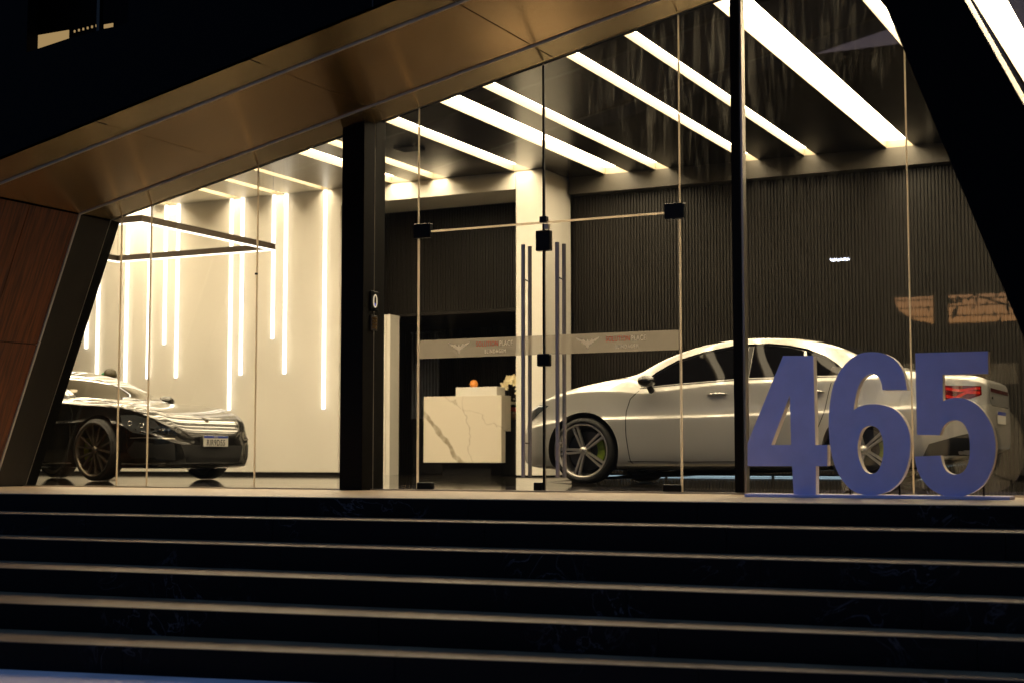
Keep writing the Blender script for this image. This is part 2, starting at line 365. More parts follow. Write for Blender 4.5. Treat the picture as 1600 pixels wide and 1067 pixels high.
# ------------------------------------------------------------------ ground and stairs
struct(box('ground', -120, 120, -130, 9.0, -1.2, -0.91, M_pave))
def line_y(p, q, x): return p[1] + (q[1] - p[1]) * (x - p[0]) / (q[0] - p[0])
NOSE = [((-8.578, 8.371), (-1.193, 8.812), 0.0), ((-8.258, 8.02), (-1.123, 8.42), -0.135), ((-8.069, 7.68), (-1.088, 8.06), -0.29),
        ((-7.363, 7.20), (-1.059, 7.729), -0.445), ((-6.79, 6.65), (-1.04, 7.47), -0.6), ((-6.332, 6.209), (-1.017, 7.25), -0.755)]
XL, XR = -13.0, 3.0
stairs = empty('stairs'); stairs['kind'] = 'structure'
for k, (p, q, z) in enumerate(NOSE):
    zb = NOSE[k + 1][2] if k < 5 else -0.91
    cuts = [XL] + [XL + .6 + .31 * (k % 3) + 1.55 * i for i in range(11) if XL + .6 + .31 * (k % 3) + 1.55 * i < XR - .2] + [XR]
    for a, b in zip(cuts[:-1], cuts[1:]):
        g = .002
        def yy(x, d): return line_y(p, q, x) + d
        if k: back = lambda x: line_y(NOSE[k - 1][0], NOSE[k - 1][1], x) + .02
        else: back = lambda x: 10.56
        t0, t1 = z - .005, z
        v = [(a + g, yy(a, 0), t0), (b - g, yy(b, 0), t0), (b - g, back(b), t0), (a + g, back(a), t0)]
        v += [(x, y, t1) for x, y, _ in v]
        mk('tread' if k else 'landing_slab', v, [(0, 3, 2, 1), (4, 5, 6, 7), (0, 1, 5, 4), (1, 2, 6, 5), (2, 3, 7, 6), (3, 0, 4, 7)], M_tread if k else M_landing, stairs)
        v = [(a + g, yy(a, .003), zb), (b - g, yy(b, .003), zb), (b - g, yy(b, .04), zb), (a + g, yy(a, .04), zb)]
        v += [(x, y, z - .0052) for x, y, _ in v]
        mk('riser', v, [(0, 3, 2, 1), (4, 5, 6, 7), (0, 1, 5, 4), (1, 2, 6, 5), (2, 3, 7, 6), (3, 0, 4, 7)], M_riser, stairs)
core = MB()
for k, (p, q, z) in enumerate(NOSE):
    core.add([(XL, line_y(p, q, XL) + .045, -1.15), (XR, line_y(p, q, XR) + .045, -1.15), (XR, 10.56, -1.15), (XL, 10.56, -1.15),
              (XL, line_y(p, q, XL) + .045, z - .032), (XR, line_y(p, q, XR) + .045, z - .032), (XR, 10.56, z - .032), (XL, 10.56, z - .032)],
             [(0, 3, 2, 1), (4, 5, 6, 7), (0, 1, 5, 4), (1, 2, 6, 5), (2, 3, 7, 6), (3, 0, 4, 7)])
core.build('stair_core', M_riser, stairs)

# ------------------------------------------------------------------ showroom shell
struct(box('showroom_floor', -24, 6, 10.56, 24, -.3, -.002, M_floor))
struct(box('door_channel', -10.55, 1.0, 10.575, 10.625, -.0015, .012, M_alu))
ZC = 4.50
BARS = [(.35, .70, 20.2), (-.98, -.82, 20.2), (-2.22, -1.93, 20.2), (-3.14, -2.99, 20.2), (-4.41, -4.04, 20.2), (-5.56, -5.39, 20.2), (-6.41, -6.22, 20.2), (-7.80, -7.58, 20.2), (-8.60, -8.22, 20.2),  # first two bars are added out of view to light the white car's tail
        (-9.72, -9.44, 19.38), (-11.10, -10.86, 19.38), (-11.84, -11.50, 19.38), (-13.12, -12.96, 19.38), (-14.02, -13.84, 19.38), (-14.90, -14.70, 19.38), (-16.24, -16.02, 19.38), (-17.06, -16.64, 19.38)]
ceiling = empty('ceiling'); ceiling['kind'] = 'structure'
xs = sorted([(a, b) for a, b, _ in BARS]); edge = -24.0; Y0C = 11.3
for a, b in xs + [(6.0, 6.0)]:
    box('ceiling_panel', edge, a, Y0C, 20.5, ZC, ZC + .16, M_ceil if a > -9.8 else M_ceil_halfglow if a > -12.9 else M_ceil_glow, ceiling); edge = b  # panels step lighter to the left, glow painted in
box('ceiling_panel', -24, 6, 10.75, Y0C, ZC, ZC + .16, M_ceil, ceiling)
LAMPTXT = ['wide ceiling light bar beyond the right edge of the view', 'narrow ceiling light bar beyond the right edge of the view', 'rightmost recessed light bar, seen past the slanted black leg', 'narrow recessed light bar just left of the slanted black leg', 'widest recessed ceiling light bar ending above the white car tail',
           'narrow ceiling light bar left of the widest one', 'ceiling light bar crossing the mullion, ending near the white car roof', 'narrow light bar right of the central door seam',
           'wide light bar crossing the central door seam', 'ceiling light bar ending at the cream column', 'narrow light bar reaching the cream beam right of the black post', 'wide light bar passing behind the top of the black post',
           'thin ceiling light bar left of the black post', 'thin light bar in the left ceiling above the two short wall tubes', 'ceiling light bar meeting the pair of wall tubes behind the black car nose', 'ceiling light bar meeting the tube pair above the windscreen',
           'leftmost ceiling light bar, above the pendant frame']
for (a, b, ye), txt in zip(BARS, LAMPTXT):
    t = empty('ceiling_light', ((a + b) / 2, Y0C, ZC), label=txt, cat='ceiling light', group='recessed linear ceiling lights')
    w = (b - a) / 2
    L_ = ye - Y0C
    box('diffuser', -w + .004, w - .004, 0.004, L_ - .004, .105, .115, M_bar, t)
    box('side_wall', -w, -w + .004, 0, L_, .0, .12, M_rec, t); box('side_wall', w - .004, w, 0, L_, .0, .12, M_rec, t)
    box('end_wall', -w, w, L_ + .001, L_ + .006, 0, .12, M_rec, t)
    box('ceiling_infill', a, b, ye + .01, 20.5, ZC, ZC + .16, M_ceil, ceiling)
struct(box('bulkhead', -9.2, 6, 20.2, 20.5, 4.24, 4.498, M_bulk))
# cream wall, beam, column
struct(box('cream_wall', -24, -12.78, 19.4, 19.7, .05, 4.498, M_white))
struct(box('skirting_recess', -24, -12.78, 19.43, 19.7, 0, .05, M_back))
struct(box('cream_beam', -12.775, -9.70, 19.4, 19.8, 4.235, 4.498, M_white))
struct(box('beam_soffit', -12.775, -9.70, 19.805, 20.5, 4.24, 4.4, M_white))
tag(box('cream_column', -9.69, -9.24, 19.4, 20.36, .02, 4.498, M_white), 'cream square column behind the glass doors', 'column')
pier = empty('cream_pier', (-12.37, 19.9, 0), label='stepped cream pier beside the black post under the slatted panel', cat='pier')
box('face', .0, .13, 0, .3, 0, 2.52, M_white, pier); box('return', .131, .20, .02, .3, 0, 2.52, M_white, pier)
struct(box('back_wall', -24, 6, 24, 24.3, -.3, 6, M_back)); struct(box('left_wall', -24.3, -24, 10.6, 24, -.3, 6, M_white)); struct(box('right_wall', 6, 6.3, 10.6, 24, -.3, 6, M_white))
struct(box('front_wall', -24.3, -13.5, 10.57, 10.9, -.3, 6, M_black)); struct(box('front_wall', 3.01, 6.3, 10.57, 10.9, -.3, 6, M_black))
struct(box('roof', -24.3, 6.3, 10.56, 24.3, 5.2, 5.4, M_black))

def slat_wall(name, x0, x1, yf, z0, z1, label, m=M_slat, pitch=.048, w=.031, back=True):
    r = empty(name, (x0, yf, z0), label=label, cat='slatted wall')
    if back: box('backing', 0, x1 - x0, .03, .09, 0, z1 - z0, M_back, r)
    me = None; n = int((x1 - x0) / pitch)
    for i in range(n):
        if me is None:
            o = box('slat', 0, w, 0, .0295, 0, z1 - z0, m, r); me = o.data
        else:
            o = bpy.data.objects.new('slat', me); link(o, r)
        o.location = (.006 + i * pitch, random.uniform(-.001, .001), 0)
    return r
slat_wall('slat_wall', -9.235, 1.6, 20.42, .045, 4.235, 'tall dark slatted wall behind the white car')
slat_wall('slat_wall', -12.75, -9.70, 20.42, 2.58, 4.235, 'upper dark slatted panel hanging over the reception desk')
struct(box('panel_underside', -12.75, -9.70, 20.40, 22.9, 2.53, 2.578, M_slat))
slat_wall('slat_wall', -14.4, -9.9, 22.6, .0, 2.52, 'lower dark slatted wall in the recess behind the desk')
t = empty('slatted_screen', (-13.12, 22.2, .95), label='narrow grey reflective slatted screen left of the desk', cat='screen')
for i in range(9): box('slat', i * .062, i * .062 + .036, 0, .03, 0, 1.47, M_slat2, t)
box('top_rail', -.02, .56, -.01, .05, 1.475, 1.50, M_slat2, t)
t = empty('led_strip', (0, 20.36, .004), label='thin cool white floor light line at the foot of the slatted wall', cat='led strip')
for a, b in ((-9.0, -7.75), (-7.7, -6.15), (-6.1, -4.95), (-4.7, -3.3), (-2.6, -1.0), (-.9, .6)): box('segment', a, b, 0, .012, 0, .010, M_strip, t)
tag(box('side_cabinet', -12.75, -11.7, 21.6, 22.1, 0, .92, M_cab, bevel=.004), 'low black cabinet left of the marble desk', 'cabinet')

# wall tubes
TUBES = [(-17.94, 2.14), (-17.69, 1.04), (-17.06, 1.30), (-16.58, 1.59), (-16.24, 2.15), (-15.98, 1.59), (-14.88, 1.04), (-14.66, 1.60), (-14.04, 2.16), (-13.80, 1.60), (-13.05, 1.03)]
TT = ['leftmost short wall light tube at the edge of the slanted leg', 'second wall light tube from the left, running down behind the car roof', 'third wall light tube from the left, behind the windscreen',
      'fourth wall light tube from the left, right of the windscreen', 'short wall light tube, left of a pair above the bonnet', 'medium tube, right one of the pair above the bonnet',
      'long light tube ending above the nose of the black car', 'medium light tube just right of the long one over the car nose', 'shortest tube of the pair nearest the pendant tip', 'medium tube of the pair right of the pendant tip', 'rightmost single light tube, close to the black post']
for (x, z), txt in zip(TUBES, TT):
    t = empty('wall_light', (x, 19.4, z), label=txt, cat='wall light', group='vertical light tubes on the cream wall')
    box('diffuser', -.023, .023, -.045, -.008, 0, 4.49 - z, M_tube, t)
    box('profile', -.033, .033, -.007, 0, -.004, 4.49 - z, M_alu, t)
# pendant frame
t = empty('pendant_light', (-14.3, 16.25, 3.3), label='square dark pendant frame with glowing underside above the black car', cat='pendant light')
for nm, (a, b, c, d) in dict(a=(-1.5, 1.5, -1.46, -1.40), b=(-1.5, 1.5, 1.40, 1.46), c=(1.44, 1.5, -1.4, 1.4), d=(-1.5, -1.44, -1.4, 1.4)).items():
    box('rail', a, b, c, d, .012, .10, M_pframe, t); box('diffuser', a + .008, b - .008, c + .008, d - .008, 0, .010, M_pend, t)
for a in (-1.47, 1.47):
    for b in (-1.43, 1.43):
        m = MB(); m.tube([(a, b, .1), (a, b, 1.2)], .002, 5); m.build('cable', M_blackgloss, t)

# ------------------------------------------------------------------ entrance portal
SL, SC = .21239, 4.52057
def sz(x): return SC + SL * x
LEG_S = 2.5358
def lx(z): return -10.534 + (z - .012) / LEG_S       # left reveal line
CX = -9.556
RTOP = (-2.277, 4.037)
portal = empty('entrance_portal', (0, 0, 0), label='huge slanted dark portal framing the glass shopfront', cat='portal')
def rlx(z): return -1.878 - (z - 2.947) / 2.73        # right leg, left edge
def rrx(z): return -1.694 - (z - 3.462) / 2.08        # right leg, right edge
OUT = 14.0
ztop = 9.0
# front fascia: beam over the opening with the left leg, cut by the slot window
hole = [(-8.64, 3.30), (-8.64, 5.2), (-7.55, 5.2), (-7.55, sz(-7.55) + .70), (-8.1, sz(-8.1) + .78)]
slot = [(-8.635, 3.475), (-8.171, 3.535), (-7.60, 3.575), (-7.60, 5.0), (-8.635, 5.0)]
outer = [(lx(-.9), -.9), (CX, sz(CX)), (RTOP[0], RTOP[1]), (rlx(-.9), -.9), (rrx(-.9), -.9), (rrx(6.5), 6.5), (6, 6.5), (6, ztop), (-16, ztop), (-16, -.9)]
tess_prism('front_fascia', outer, [slot], 8.58, 8.70, [M_black, M_black], portal)
for (x0, x1) in ((-7.9, -7.9), (-5.4, -5.4), (-2.9, -2.9)):
    box('cladding_joint', x0 - .004, x0 + .004, 8.575, 8.5795, sz(x0) + .02 if x0 != -7.9 else 5.0, 8.9, M_gapline, portal)
box('slot_back', -8.7, -7.5, 8.95, 9.0, 3.3, 5.1, M_black, portal)
# body of the beam and legs behind the fascia
prism('beam_body', [(CX - .02, sz(CX) + .03), (RTOP[0], sz(RTOP[0]) + .03), (6, 6.2), (6, 7), (-14, 7), (-14, sz(CX) + .5)], 9.02, 10.56, M_black, portal)
prism('beam_body', [(CX - .02, sz(CX) + .03), (RTOP[0], sz(RTOP[0]) + .03), (RTOP[0], sz(RTOP[0]) + .06), (CX - .02, sz(CX) + .06)], 8.705, 9.018, M_black, portal)
prism('left_leg_body', [(lx(0) - .03, 0.001), (lx(2.49) - .03, 2.52), (-14, 2.52), (-14, .001)], 8.705, 10.56, M_black, portal)
prism('right_leg', [(rlx(.001) + .01, .001), (rlx(4.0) + .01, 4.0), (rrx(4.6), 4.6), (rrx(.001), .001)], 8.705, 10.56, M_bronze_dark, portal)
# closure above the glass, inside
prism('inner_lintel', [(CX - .1, sz(CX) + .02), (6, sz(6) + .02), (6, 7), (-14, 7), (-14, 2.6)], 10.70, 10.745, M_black, portal)
prism('inner_lintel', [(-14, 0), (lx(0) - .01, 0), (CX - .01, sz(CX) + .0), (-14, 2.6)], 10.57, 10.745, M_black, portal)
# soffit panels in three rows, joints run in depth
ROWS = [(8.58, 8.965, M_bronze_dark), (8.99, 10.185, M_bronze), (10.21, 10.60, M_bronze_dark)]
JX = [CX + .004, -7.90, -6.45, -4.95, -3.5, RTOP[0] + .05]
sof = [(a, b) for a, b in zip(JX[:-1], JX[1:])]
for (y0, y1, m) in ROWS:
    for a, b in sof:
        g = .0045; a2, b2 = a + g, b - g
        v = []
        for y in (y0, y1):
            v += [(a2, y, sz(a2)), (b2, y, sz(b2)), (b2, y, sz(b2) + .025), (a2, y, sz(a2) + .025)]
        mk('soffit_panel', v, [(0, 1, 2, 3)[::-1], (4, 5, 6, 7), (0, 1, 5, 4), (1, 2, 6, 5), (2, 3, 7, 6), (3, 0, 4, 7)], m, portal, bevel=.002)
for y in (8.967, 10.187):
    b = RTOP[0]
    v = []
    for yy_ in (y, y + .021): v += [(CX, yy_, sz(CX) - .012), (b, yy_, sz(b) - .012), (b, yy_, sz(b) + .02), (CX, yy_, sz(CX) + .02)]
    mk('edge_trim', v, [(0, 1, 2, 3)[::-1], (4, 5, 6, 7), (0, 1, 5, 4), (1, 2, 6, 5), (2, 3, 7, 6), (3, 0, 4, 7)], M_trim, portal)
# left reveal: dark strip, wood panels, dark strip
def reveal(name, y0, y1, z0, z1, m, th=.025):
    v = []
    for y in (y0, y1): v += [(lx(z0), y, z0), (lx(z1), y, z1), (lx(z1) - th, y, z1), (lx(z0) - th, y, z0)]
    return mk(name, v, [(0, 1, 2, 3)[::-1], (4, 5, 6, 7), (0, 1, 5, 4), (1, 2, 6, 5), (2, 3, 7, 6), (3, 0, 4, 7)], m, portal)
ZT = sz(CX) - .012
for z0, z1 in ((.005, 1.303), (1.311, ZT)):
    reveal('wood_panel', 8.99, 9.585, z0, z1, M_wood); reveal('wood_panel', 9.592, 10.185, z0, z1, M_wood)
reveal('reveal_panel', 10.21, 10.60, .005, ZT, M_reveal); reveal('reveal_panel', 8.58, 8.965, .005, ZT, M_reveal)
v = []
for yy_ in (10.187, 10.208): v += [(lx(.004) + .012, yy_, .004), (lx(ZT) + .012, yy_, ZT), (lx(ZT) - .02, yy_, ZT), (lx(.004) - .02, yy_, .004)]
mk('edge_trim', v, [(0, 1, 2, 3)[::-1], (4, 5, 6, 7), (0, 1, 5, 4), (1, 2, 6, 5), (2, 3, 7, 6), (3, 0, 4, 7)], M_trim, portal)

for x, y in ((-8.02, 8.978), (-7.62, 8.978), (-7.10, 8.978), (-8.30, 10.198), (-7.52, 10.198)):  # chrome studs added to stand in for sparkles reflected along the trims
    m = MB(); z = sz(x) - .014; m.lathe([(.001, -.008), (.006, -.006), (.008, 0), (.001, .001)], 10, 'z', (x, y, z)); m.build('fixing', M_chrome, portal, smooth=True)
# lit slot window in the upper facade
w = empty('slot_window', (-8.635, 8.80, 3.45), label='dark upper window with a lit ceiling strip showing at its lower corner', cat='window')
box('lit_strip', -.27, .30, -.078, -.07, -.10, .205, M_upper, w)
box('lit_strip', .665, .755, -.078, -.07, .17, .20, M_upper, w)
for i in range(6): box('perforation', .355 + i * .045, .367 + i * .045, -.078, -.07, .178 + i * .003, .196 + i * .003, M_upper, w)
box('frame', .60, .63, -.09, -.05, .10, 1.6, M_blackgloss, w)


# black post with the access readers
tag(box('post', -6.865, -6.645, 10.44, 10.78, 0.001, 3.30, M_post, bevel=.004), 'thick black post left of the entrance doors', 'post')
t = empty('access_reader', (-6.643, 10.60, 1.585), label='oval lit access reader on the side of the black post, above the keypad', cat='access reader')
box('body', 0, .012, -.06, .06, -.085, .085, M_blackgloss, t, bevel=.005)
m = MB(); ring = [(.018, .026 * math.cos(a), .052 * math.sin(a)) for a in [2 * PI * i / 20 for i in range(21)]]
m.tube(ring, .005, 6); m.build('light_ring', mat('reader_ring', (.7, .65, .55), .3, emit=(1, .8, .5), estr=.05), t)
box('status_light', .013, .016, -.012, .012, -.045, -.018, mat('reader_blue', (.02, .02, .3), .3, emit=(.15, .2, 1), estr=.05), t)
t = empty('keypad', (-6.643, 10.60, 1.40), label='small dim keypad below the oval reader on the post', cat='keypad')
box('body', 0, .012, -.05, .05, -.065, .065, mat('keypad_body', (.05, .035, .025), .4), t, bevel=.003)
for r_ in range(4):
    for c_ in range(3): box('key', .0125, .016, -.035 + c_ * .026, -.017 + c_ * .026, -.048 + r_ * .026, -.03 + r_ * .026, M_bronze, t)

# mullion
t = empty('mullion', (-3.41, 10.60, 0), label='black and aluminium mullion between the doors and the right window', cat='mullion')
box('black_profile', -.052, .012, -.05, .05, .013, sz(-3.46) - .01, M_post, t); box('aluminium_edge', .013, .030, -.03, .05, .013, sz(-3.40) - .01, M_alu, t)

# ------------------------------------------------------------------ glazing
YG0, YG1 = 10.595, 10.605
def pane(name, x0, x1, z0, top, label=None, cat='shop window', parent=None, group='fixed shopfront panes'):
    g = .003
    if top == 'slope': P = [(x0 + g, z0), (x1 - g, z0), (x1 - g, sz(x1 - g) - .004), (x0 + g, sz(x0 + g) - .004)]
    elif top == 'left':
        zl = sz(CX) - .004
        P = [(lx(z0) + g, z0), (x1 - g, z0), (x1 - g, sz(x1 - g) - .004), (CX + .01, zl)]
    else: P = [(x0 + g, z0), (x1 - g, z0), (x1 - g, top), (x0 + g, top)]
    n = len(P)
    V = [(x, YG0, z) for x, z in P] + [(x, YG1, z) for x, z in P]
    F = [tuple(range(n))[::-1], tuple(range(n, 2 * n))] + [(i, (i + 1) % n, n + (i + 1) % n, n + i) for i in range(n)]
    o = mk(name, V, F, [M_glass, M_seal], parent, fmat=[0, 0] + [1] * n)
    if label: tag(o, label, cat, group)
    return o
pane('shop_window', -10.5, -9.411, .012, 'left', 'leftmost trapezoid glass pane beside the slanted leg, over the black car rear')
pane('shop_window', -9.411, -9.058, .012, 'slope', 'narrow glass pane in front of the black car wheel')
pane('shop_window', -9.058, -7.855, .012, 'slope', 'wide glass pane in front of the black car nose')
pane('shop_window', -7.855, -6.87, .012, 'slope', 'glass pane between the black car and the black post')
pane('shop_window', -6.64, -6.205, .012, 'slope', 'narrow sidelight pane right of the black post')
pane('shop_window', -6.205, -5.047, 2.15, 'slope', 'sloping transom pane above the left door')
pane('shop_window', -5.047, -3.892, 2.15, 'slope', 'sloping transom pane above the right door')
pane('shop_window', -3.892, -3.465, .012, 'slope', 'narrow sidelight pane left of the mullion')
pane('shop_window', -3.378, -2.172, .012, 'slope', 'large glass pane behind digits 4 and 6')
pane('shop_window', -2.172, -.55, .012, 4.05, 'large glass pane behind digit 5 and the slanted black leg')
pane('shop_window', -.55, 3.0, .012, 4.4, 'glass pane right of the slanted black leg')
for x, top, txt in ((-9.411, 2.52, 'pale vertical glass joint over the black car wheel'), (-9.058, 2.59, 'pale vertical glass joint over the black car headlight'), (-7.855, 2.84, 'thin glass joint right of the black car'),
                    (-6.205, 3.19, 'bright vertical glass edge left of the left door'), (-3.892, 3.68, 'bright vertical glass edge right of the right door'), (-2.172, 4.02, 'pale glass joint between digits 6 and 5')):
    tag(box('glass_joint', x - .005, x + .005, YG0 - .002, YG1 + .002, .014, top, M_seal), txt, 'glass joint', 'silicone joints of the shopfront')
tag(box('glass_joint', -6.20, -5.06, YG0 - .002, YG1 + .002, 2.136, 2.149, M_seal), 'bright horizontal glass edge over the left door', 'glass joint', 'silicone joints of the shopfront')
tag(box('glass_joint', -5.034, -3.90, YG0 - .002, YG1 + .002, 2.136, 2.149, M_seal), 'bright horizontal glass edge over the right door', 'glass joint', 'silicone joints of the shopfront')
tag(box('door_seal', -5.053, -5.037, 10.588, 10.612, 2.15, 3.42, M_blackgloss), 'black vertical seal between the two transom panes', 'seal')

tag(box('glass_stud', -7.862, -7.842, 10.575, 10.594, 1.875, 1.893, M_blackgloss), 'tiny black stud on the glass joint right of the black car', 'stud')
tag(box('ceiling_vent', -10.42, -10.08, 17.1, 17.4, 4.475, 4.4995, M_black, bevel=.01), 'small dark square vent on the ceiling between two light bars', 'vent')
EAGLE = [(0, .70), (.05, .62), (.09, .48), (.12, .38), (.2, .52), (.35, .72), (.5, .66), (.62, .74), (1, .95), (.9, .72), (.78, .60), (.7, .47), (.55, .42), (.52, .28), (.40, .24), (.36, .08), (.26, .08), (.2, -.06), (.14, .0), (.12, -.22), (.06, -.40), (0, -.5)]
EAGLE = EAGLE + [(-x, z) for x, z in EAGLE[::-1][1:-1]]
def door(x0, x1, hx, label, sgn):
    d = empty('glass_door', ((x0 + x1) / 2, 10.60, 0), label=label, cat='glass door', group='pair of glass entrance doors')
    c = (x0 + x1) / 2; w = (x1 - x0) / 2 - .004
    V = [(-w, -.005, .016), (w, -.005, .016), (w, -.005, 2.134), (-w, -.005, 2.134)]; V += [(x, .005, z) for x, _, z in V]
    mk('pane', V, [(0, 1, 2, 3)[::-1], (4, 5, 6, 7), (0, 1, 5, 4), (1, 2, 6, 5), (2, 3, 7, 6), (3, 0, 4, 7)], [M_glass, M_seal], d, fmat=[0, 0, 1, 1, 1, 1])
    band = box('frosted_band', -w + .005, w - .005, -.0072, -.0055, 1.085, 1.237, M_frost, d)
    ex = (-5.815 if sgn < 0 else -4.665) - c
    s = .10
    tess_prism('eagle_emblem', [(ex + x * s, 1.148 + z * s * .62) for x, z in EAGLE], [], -.0085, -.0052, [M_film_w, M_film_w], band)
    tx = (-5.655 if sgn < 0 else -4.51) - c
    def tt(body, x, z, size, m, sp, xs, off=0): return text('lettering', body, size, m, band, Matrix.Translation((x, -.0068, z)) @ UPR, sp, xs, .0017, 'LEFT', 0, off)
    tt('SOLUTION', tx, 1.168, .058, M_film_r, 1.12, .655, 0); tt('PLACE', tx + .212, 1.168, .058, M_film_w, 1.08, .70)
    tt('BLINDAGEM', tx + .078, 1.112, .044, M_film_w, 1.3, .66, 0)
    h = MB(); h.tube([(hx[0] - c, -.095, .117), (hx[0] - c, -.095, 1.96)], .0165, 14); hh = h.build('pull_handle', M_steel, d, smooth=False)
    h = MB(); h.tube([(hx[1] - c, .11, .117), (hx[1] - c, .11, 1.975)], .0165, 14); h.build('pull_handle', M_steel, d)
    for z in (.385, 1.685):
        q = MB(); q.tube([(hx[0] - c, -.082, z), (hx[1] - c, .098, z)], .006, 8); q.build('standoff', M_steel, hh)
    for o in d.children:
        pass
    side = -1 if sgn < 0 else 1
    e = side * w
    box('patch_fitting', e - (.11 if side > 0 else .05), e + (.05 if side > 0 else .11), -.022, .022, 2.09, 2.21, M_blackgloss, d, bevel=.006)
    box('floor_pivot', e - (.14 if side > 0 else .005), e + (.005 if side > 0 else .14), -.022, .022, .013, .068, M_blackgloss, d, bevel=.006)
    return d
door(-6.198, -5.050, (-5.184, -5.225), 'left glass door with frosted band and tall steel handles', -1)
door(-5.040, -3.899, (-4.885, -4.92), 'right glass door with frosted band, in front of the white car hood', 1)
t = empty('door_lock', (-5.045, 10.60, 0), label='black lock column between the two glass doors', cat='door lock')
box('meeting_seal', -.0085, .0085, -.012, .012, .014, 2.13, M_blackgloss, t)
box('upper_lock_case', -.062, .062, -.03, .03, 1.912, 2.076, M_blackgloss, t, bevel=.007)
box('middle_lock_case', -.055, .055, -.03, .03, .992, 1.092, M_blackgloss, t, bevel=.012)
box('top_stop', -.03, .03, -.025, .025, 2.14, 2.19, M_blackgloss, t, bevel=.004)
box('top_bracket', .012, .045, -.02, .02, 2.085, 2.125, M_alu, t)
box('floor_lock', -.085, -.02, -.025, .025, .013, .075, M_blackgloss, t, bevel=.006)

# ------------------------------------------------------------------ house number 465
K5 = 1 / 3.3333
def q5(x, y):        # tracing units -> metres on the sign's face (Y = 9.9)
    X = x * K5 + 1150; Yp = y * K5 + 480
    cx, sx_ = math.cos(PITCH), math.sin(PITCH)
    u = (X - 800) / 2312; w_ = (533.5 - Yp) / 2312
    fy = cx - w_ * sx_; dz = sx_ + w_ * cx
    dx = -math.sin(YAW) * fy + math.cos(YAW) * u; dy = math.cos(YAW) * fy + math.sin(YAW) * u
    s = 9.9 / dy
    return (dx * s, .265 + dz * s)
D4 = [(245, 252), (402, 252), (413, 715), (475, 715), (475, 825), (415, 825), (415, 974), (300, 974), (292, 825), (60, 825), (60, 705)]
H4 = [(280, 455), (287, 715), (183, 715)]
D6 = [(890, 430), (885, 392), (868, 330), (830, 275), (775, 243), (710, 232), (640, 243), (580, 283), (530, 350), (500, 430), (486, 530), (483, 620), (490, 720), (510, 810), (545, 885), (590, 940), (640, 968), (700, 977), (760, 968), (820, 938), (868, 882), (898, 800), (908, 715), (900, 640), (870, 575), (825, 530), (765, 508), (705, 503), (650, 513), (612, 533), (620, 480), (635, 420), (660, 372), (700, 347), (735, 357), (755, 390), (763, 430)]
H6 = [(700, 615), (740, 632), (762, 680), (768, 740), (760, 800), (738, 850), (705, 865), (670, 850), (645, 800), (633, 740), (640, 680), (660, 632)]
D5 = [(933, 238), (1313, 228), (1313, 345), (1075, 350), (1078, 487), (1110, 474), (1160, 470), (1220, 485), (1275, 525), (1320, 590), (1345, 660), (1352, 740), (1337, 830), (1300, 905), (1250, 952), (1185, 980), (1130, 984), (1070, 974), (1012, 942), (967, 890), (942, 835), (930, 775), (1065, 770), (1078, 820), (1100, 853), (1135, 868), (1175, 860), (1203, 825), (1216, 770), (1217, 700), (1207, 645), (1182, 602), (1145, 587), (1105, 595), (1078, 622), (1060, 665), (943, 663)]
sign = empty('house_number', (0, 0, 0), label='big blue house number 465 standing on the landing', cat='house number')
def digit(name, outl, corners, holes):
    P = [q5(*p) for p in smooth_loop(outl, corners)]
    Hs = [[q5(*p) for p in smooth_loop(h, c)] for h, c in holes]
    tess_prism(name, P, Hs, 9.9, 9.905, [M_blue, M_blue], sign)
    tess_prism(name + '_body', P, Hs, 9.9052, 9.985, [M_signside, M_signside], sign)
digit('digit_four', D4, set(range(11)), [(H4, {0, 1, 2})])
digit('digit_six', D6, {0, 29, 36}, [(H6, set())])
digit('digit_five', D5, {0, 1, 2, 3, 4, 21, 22, 35, 36}, [])
box('base_plate', -3.17, -1.42, 9.86, 10.08, .0005, .022, M_blue, sign, bevel=.003)
for x in (-2.47, -2.14, -1.87, -1.60):
    box('strut', x - .006, x + .006, 9.99, 10.01, .0145, .11, M_blackgloss, sign)

# ------------------------------------------------------------------ reception
desk = empty('reception_desk', (-11.60, 20.0, .20), label='white marble reception desk with a raised counter', cat='desk')
box('front_panel', 0, 1.36, 0, .14, 0, 1.02, M_marble, desk, bevel=.003)
box('side_return', 1.20, 1.36, .142, .32, .48, 1.02, M_marble, desk, bevel=.003)
box('counter', .02, 1.30, .142, .70, .90, .94, M_marble, desk)
box('raised_shelf', .56, 1.27, .02, .30, 1.022, 1.155, M_white, desk, bevel=.002)
box('plinth', .25, 1.1, .15, .6, -.20, .9, M_cab, desk)
tag(box('back_cabinet', -10.75, -9.75, 20.50, 21.0, 0, .86, M_cab, bevel=.004), 'low black cabinet between the marble desk and the column', 'cabinet')
m = MB(); m.lathe([(.002, 0), (.04, .004), (.062, .03), (.066, .06), (.052, .095), (.02, .115), (.002, .118)], 18)
o = m.build('orange_ornament', M_orange, smooth=True); o.location = (-10.82, 20.2, 1.357); tag(o, 'round orange ornament on the raised counter of the desk', 'ornament')
t = empty('orchid', (-10.33, 20.78, .86), label='white orchid arching beside the desk, partly behind the column', cat='orchid')
m = MB(); m.lathe([(.03, 0), (.05, .02), (.055, .10), (.06, .11), (.05, .112)], 14); m.build('pot', M_brown, t)
stem = [(0, 0, .1), (.02, 0, .35), (.0, 0, .55), (-.07, 0, .65), (-.17, 0, .62), (-.26, 0, .50)]
m = MB(); m.tube(stem, .005, 6); m.build('stem', M_stem, t)
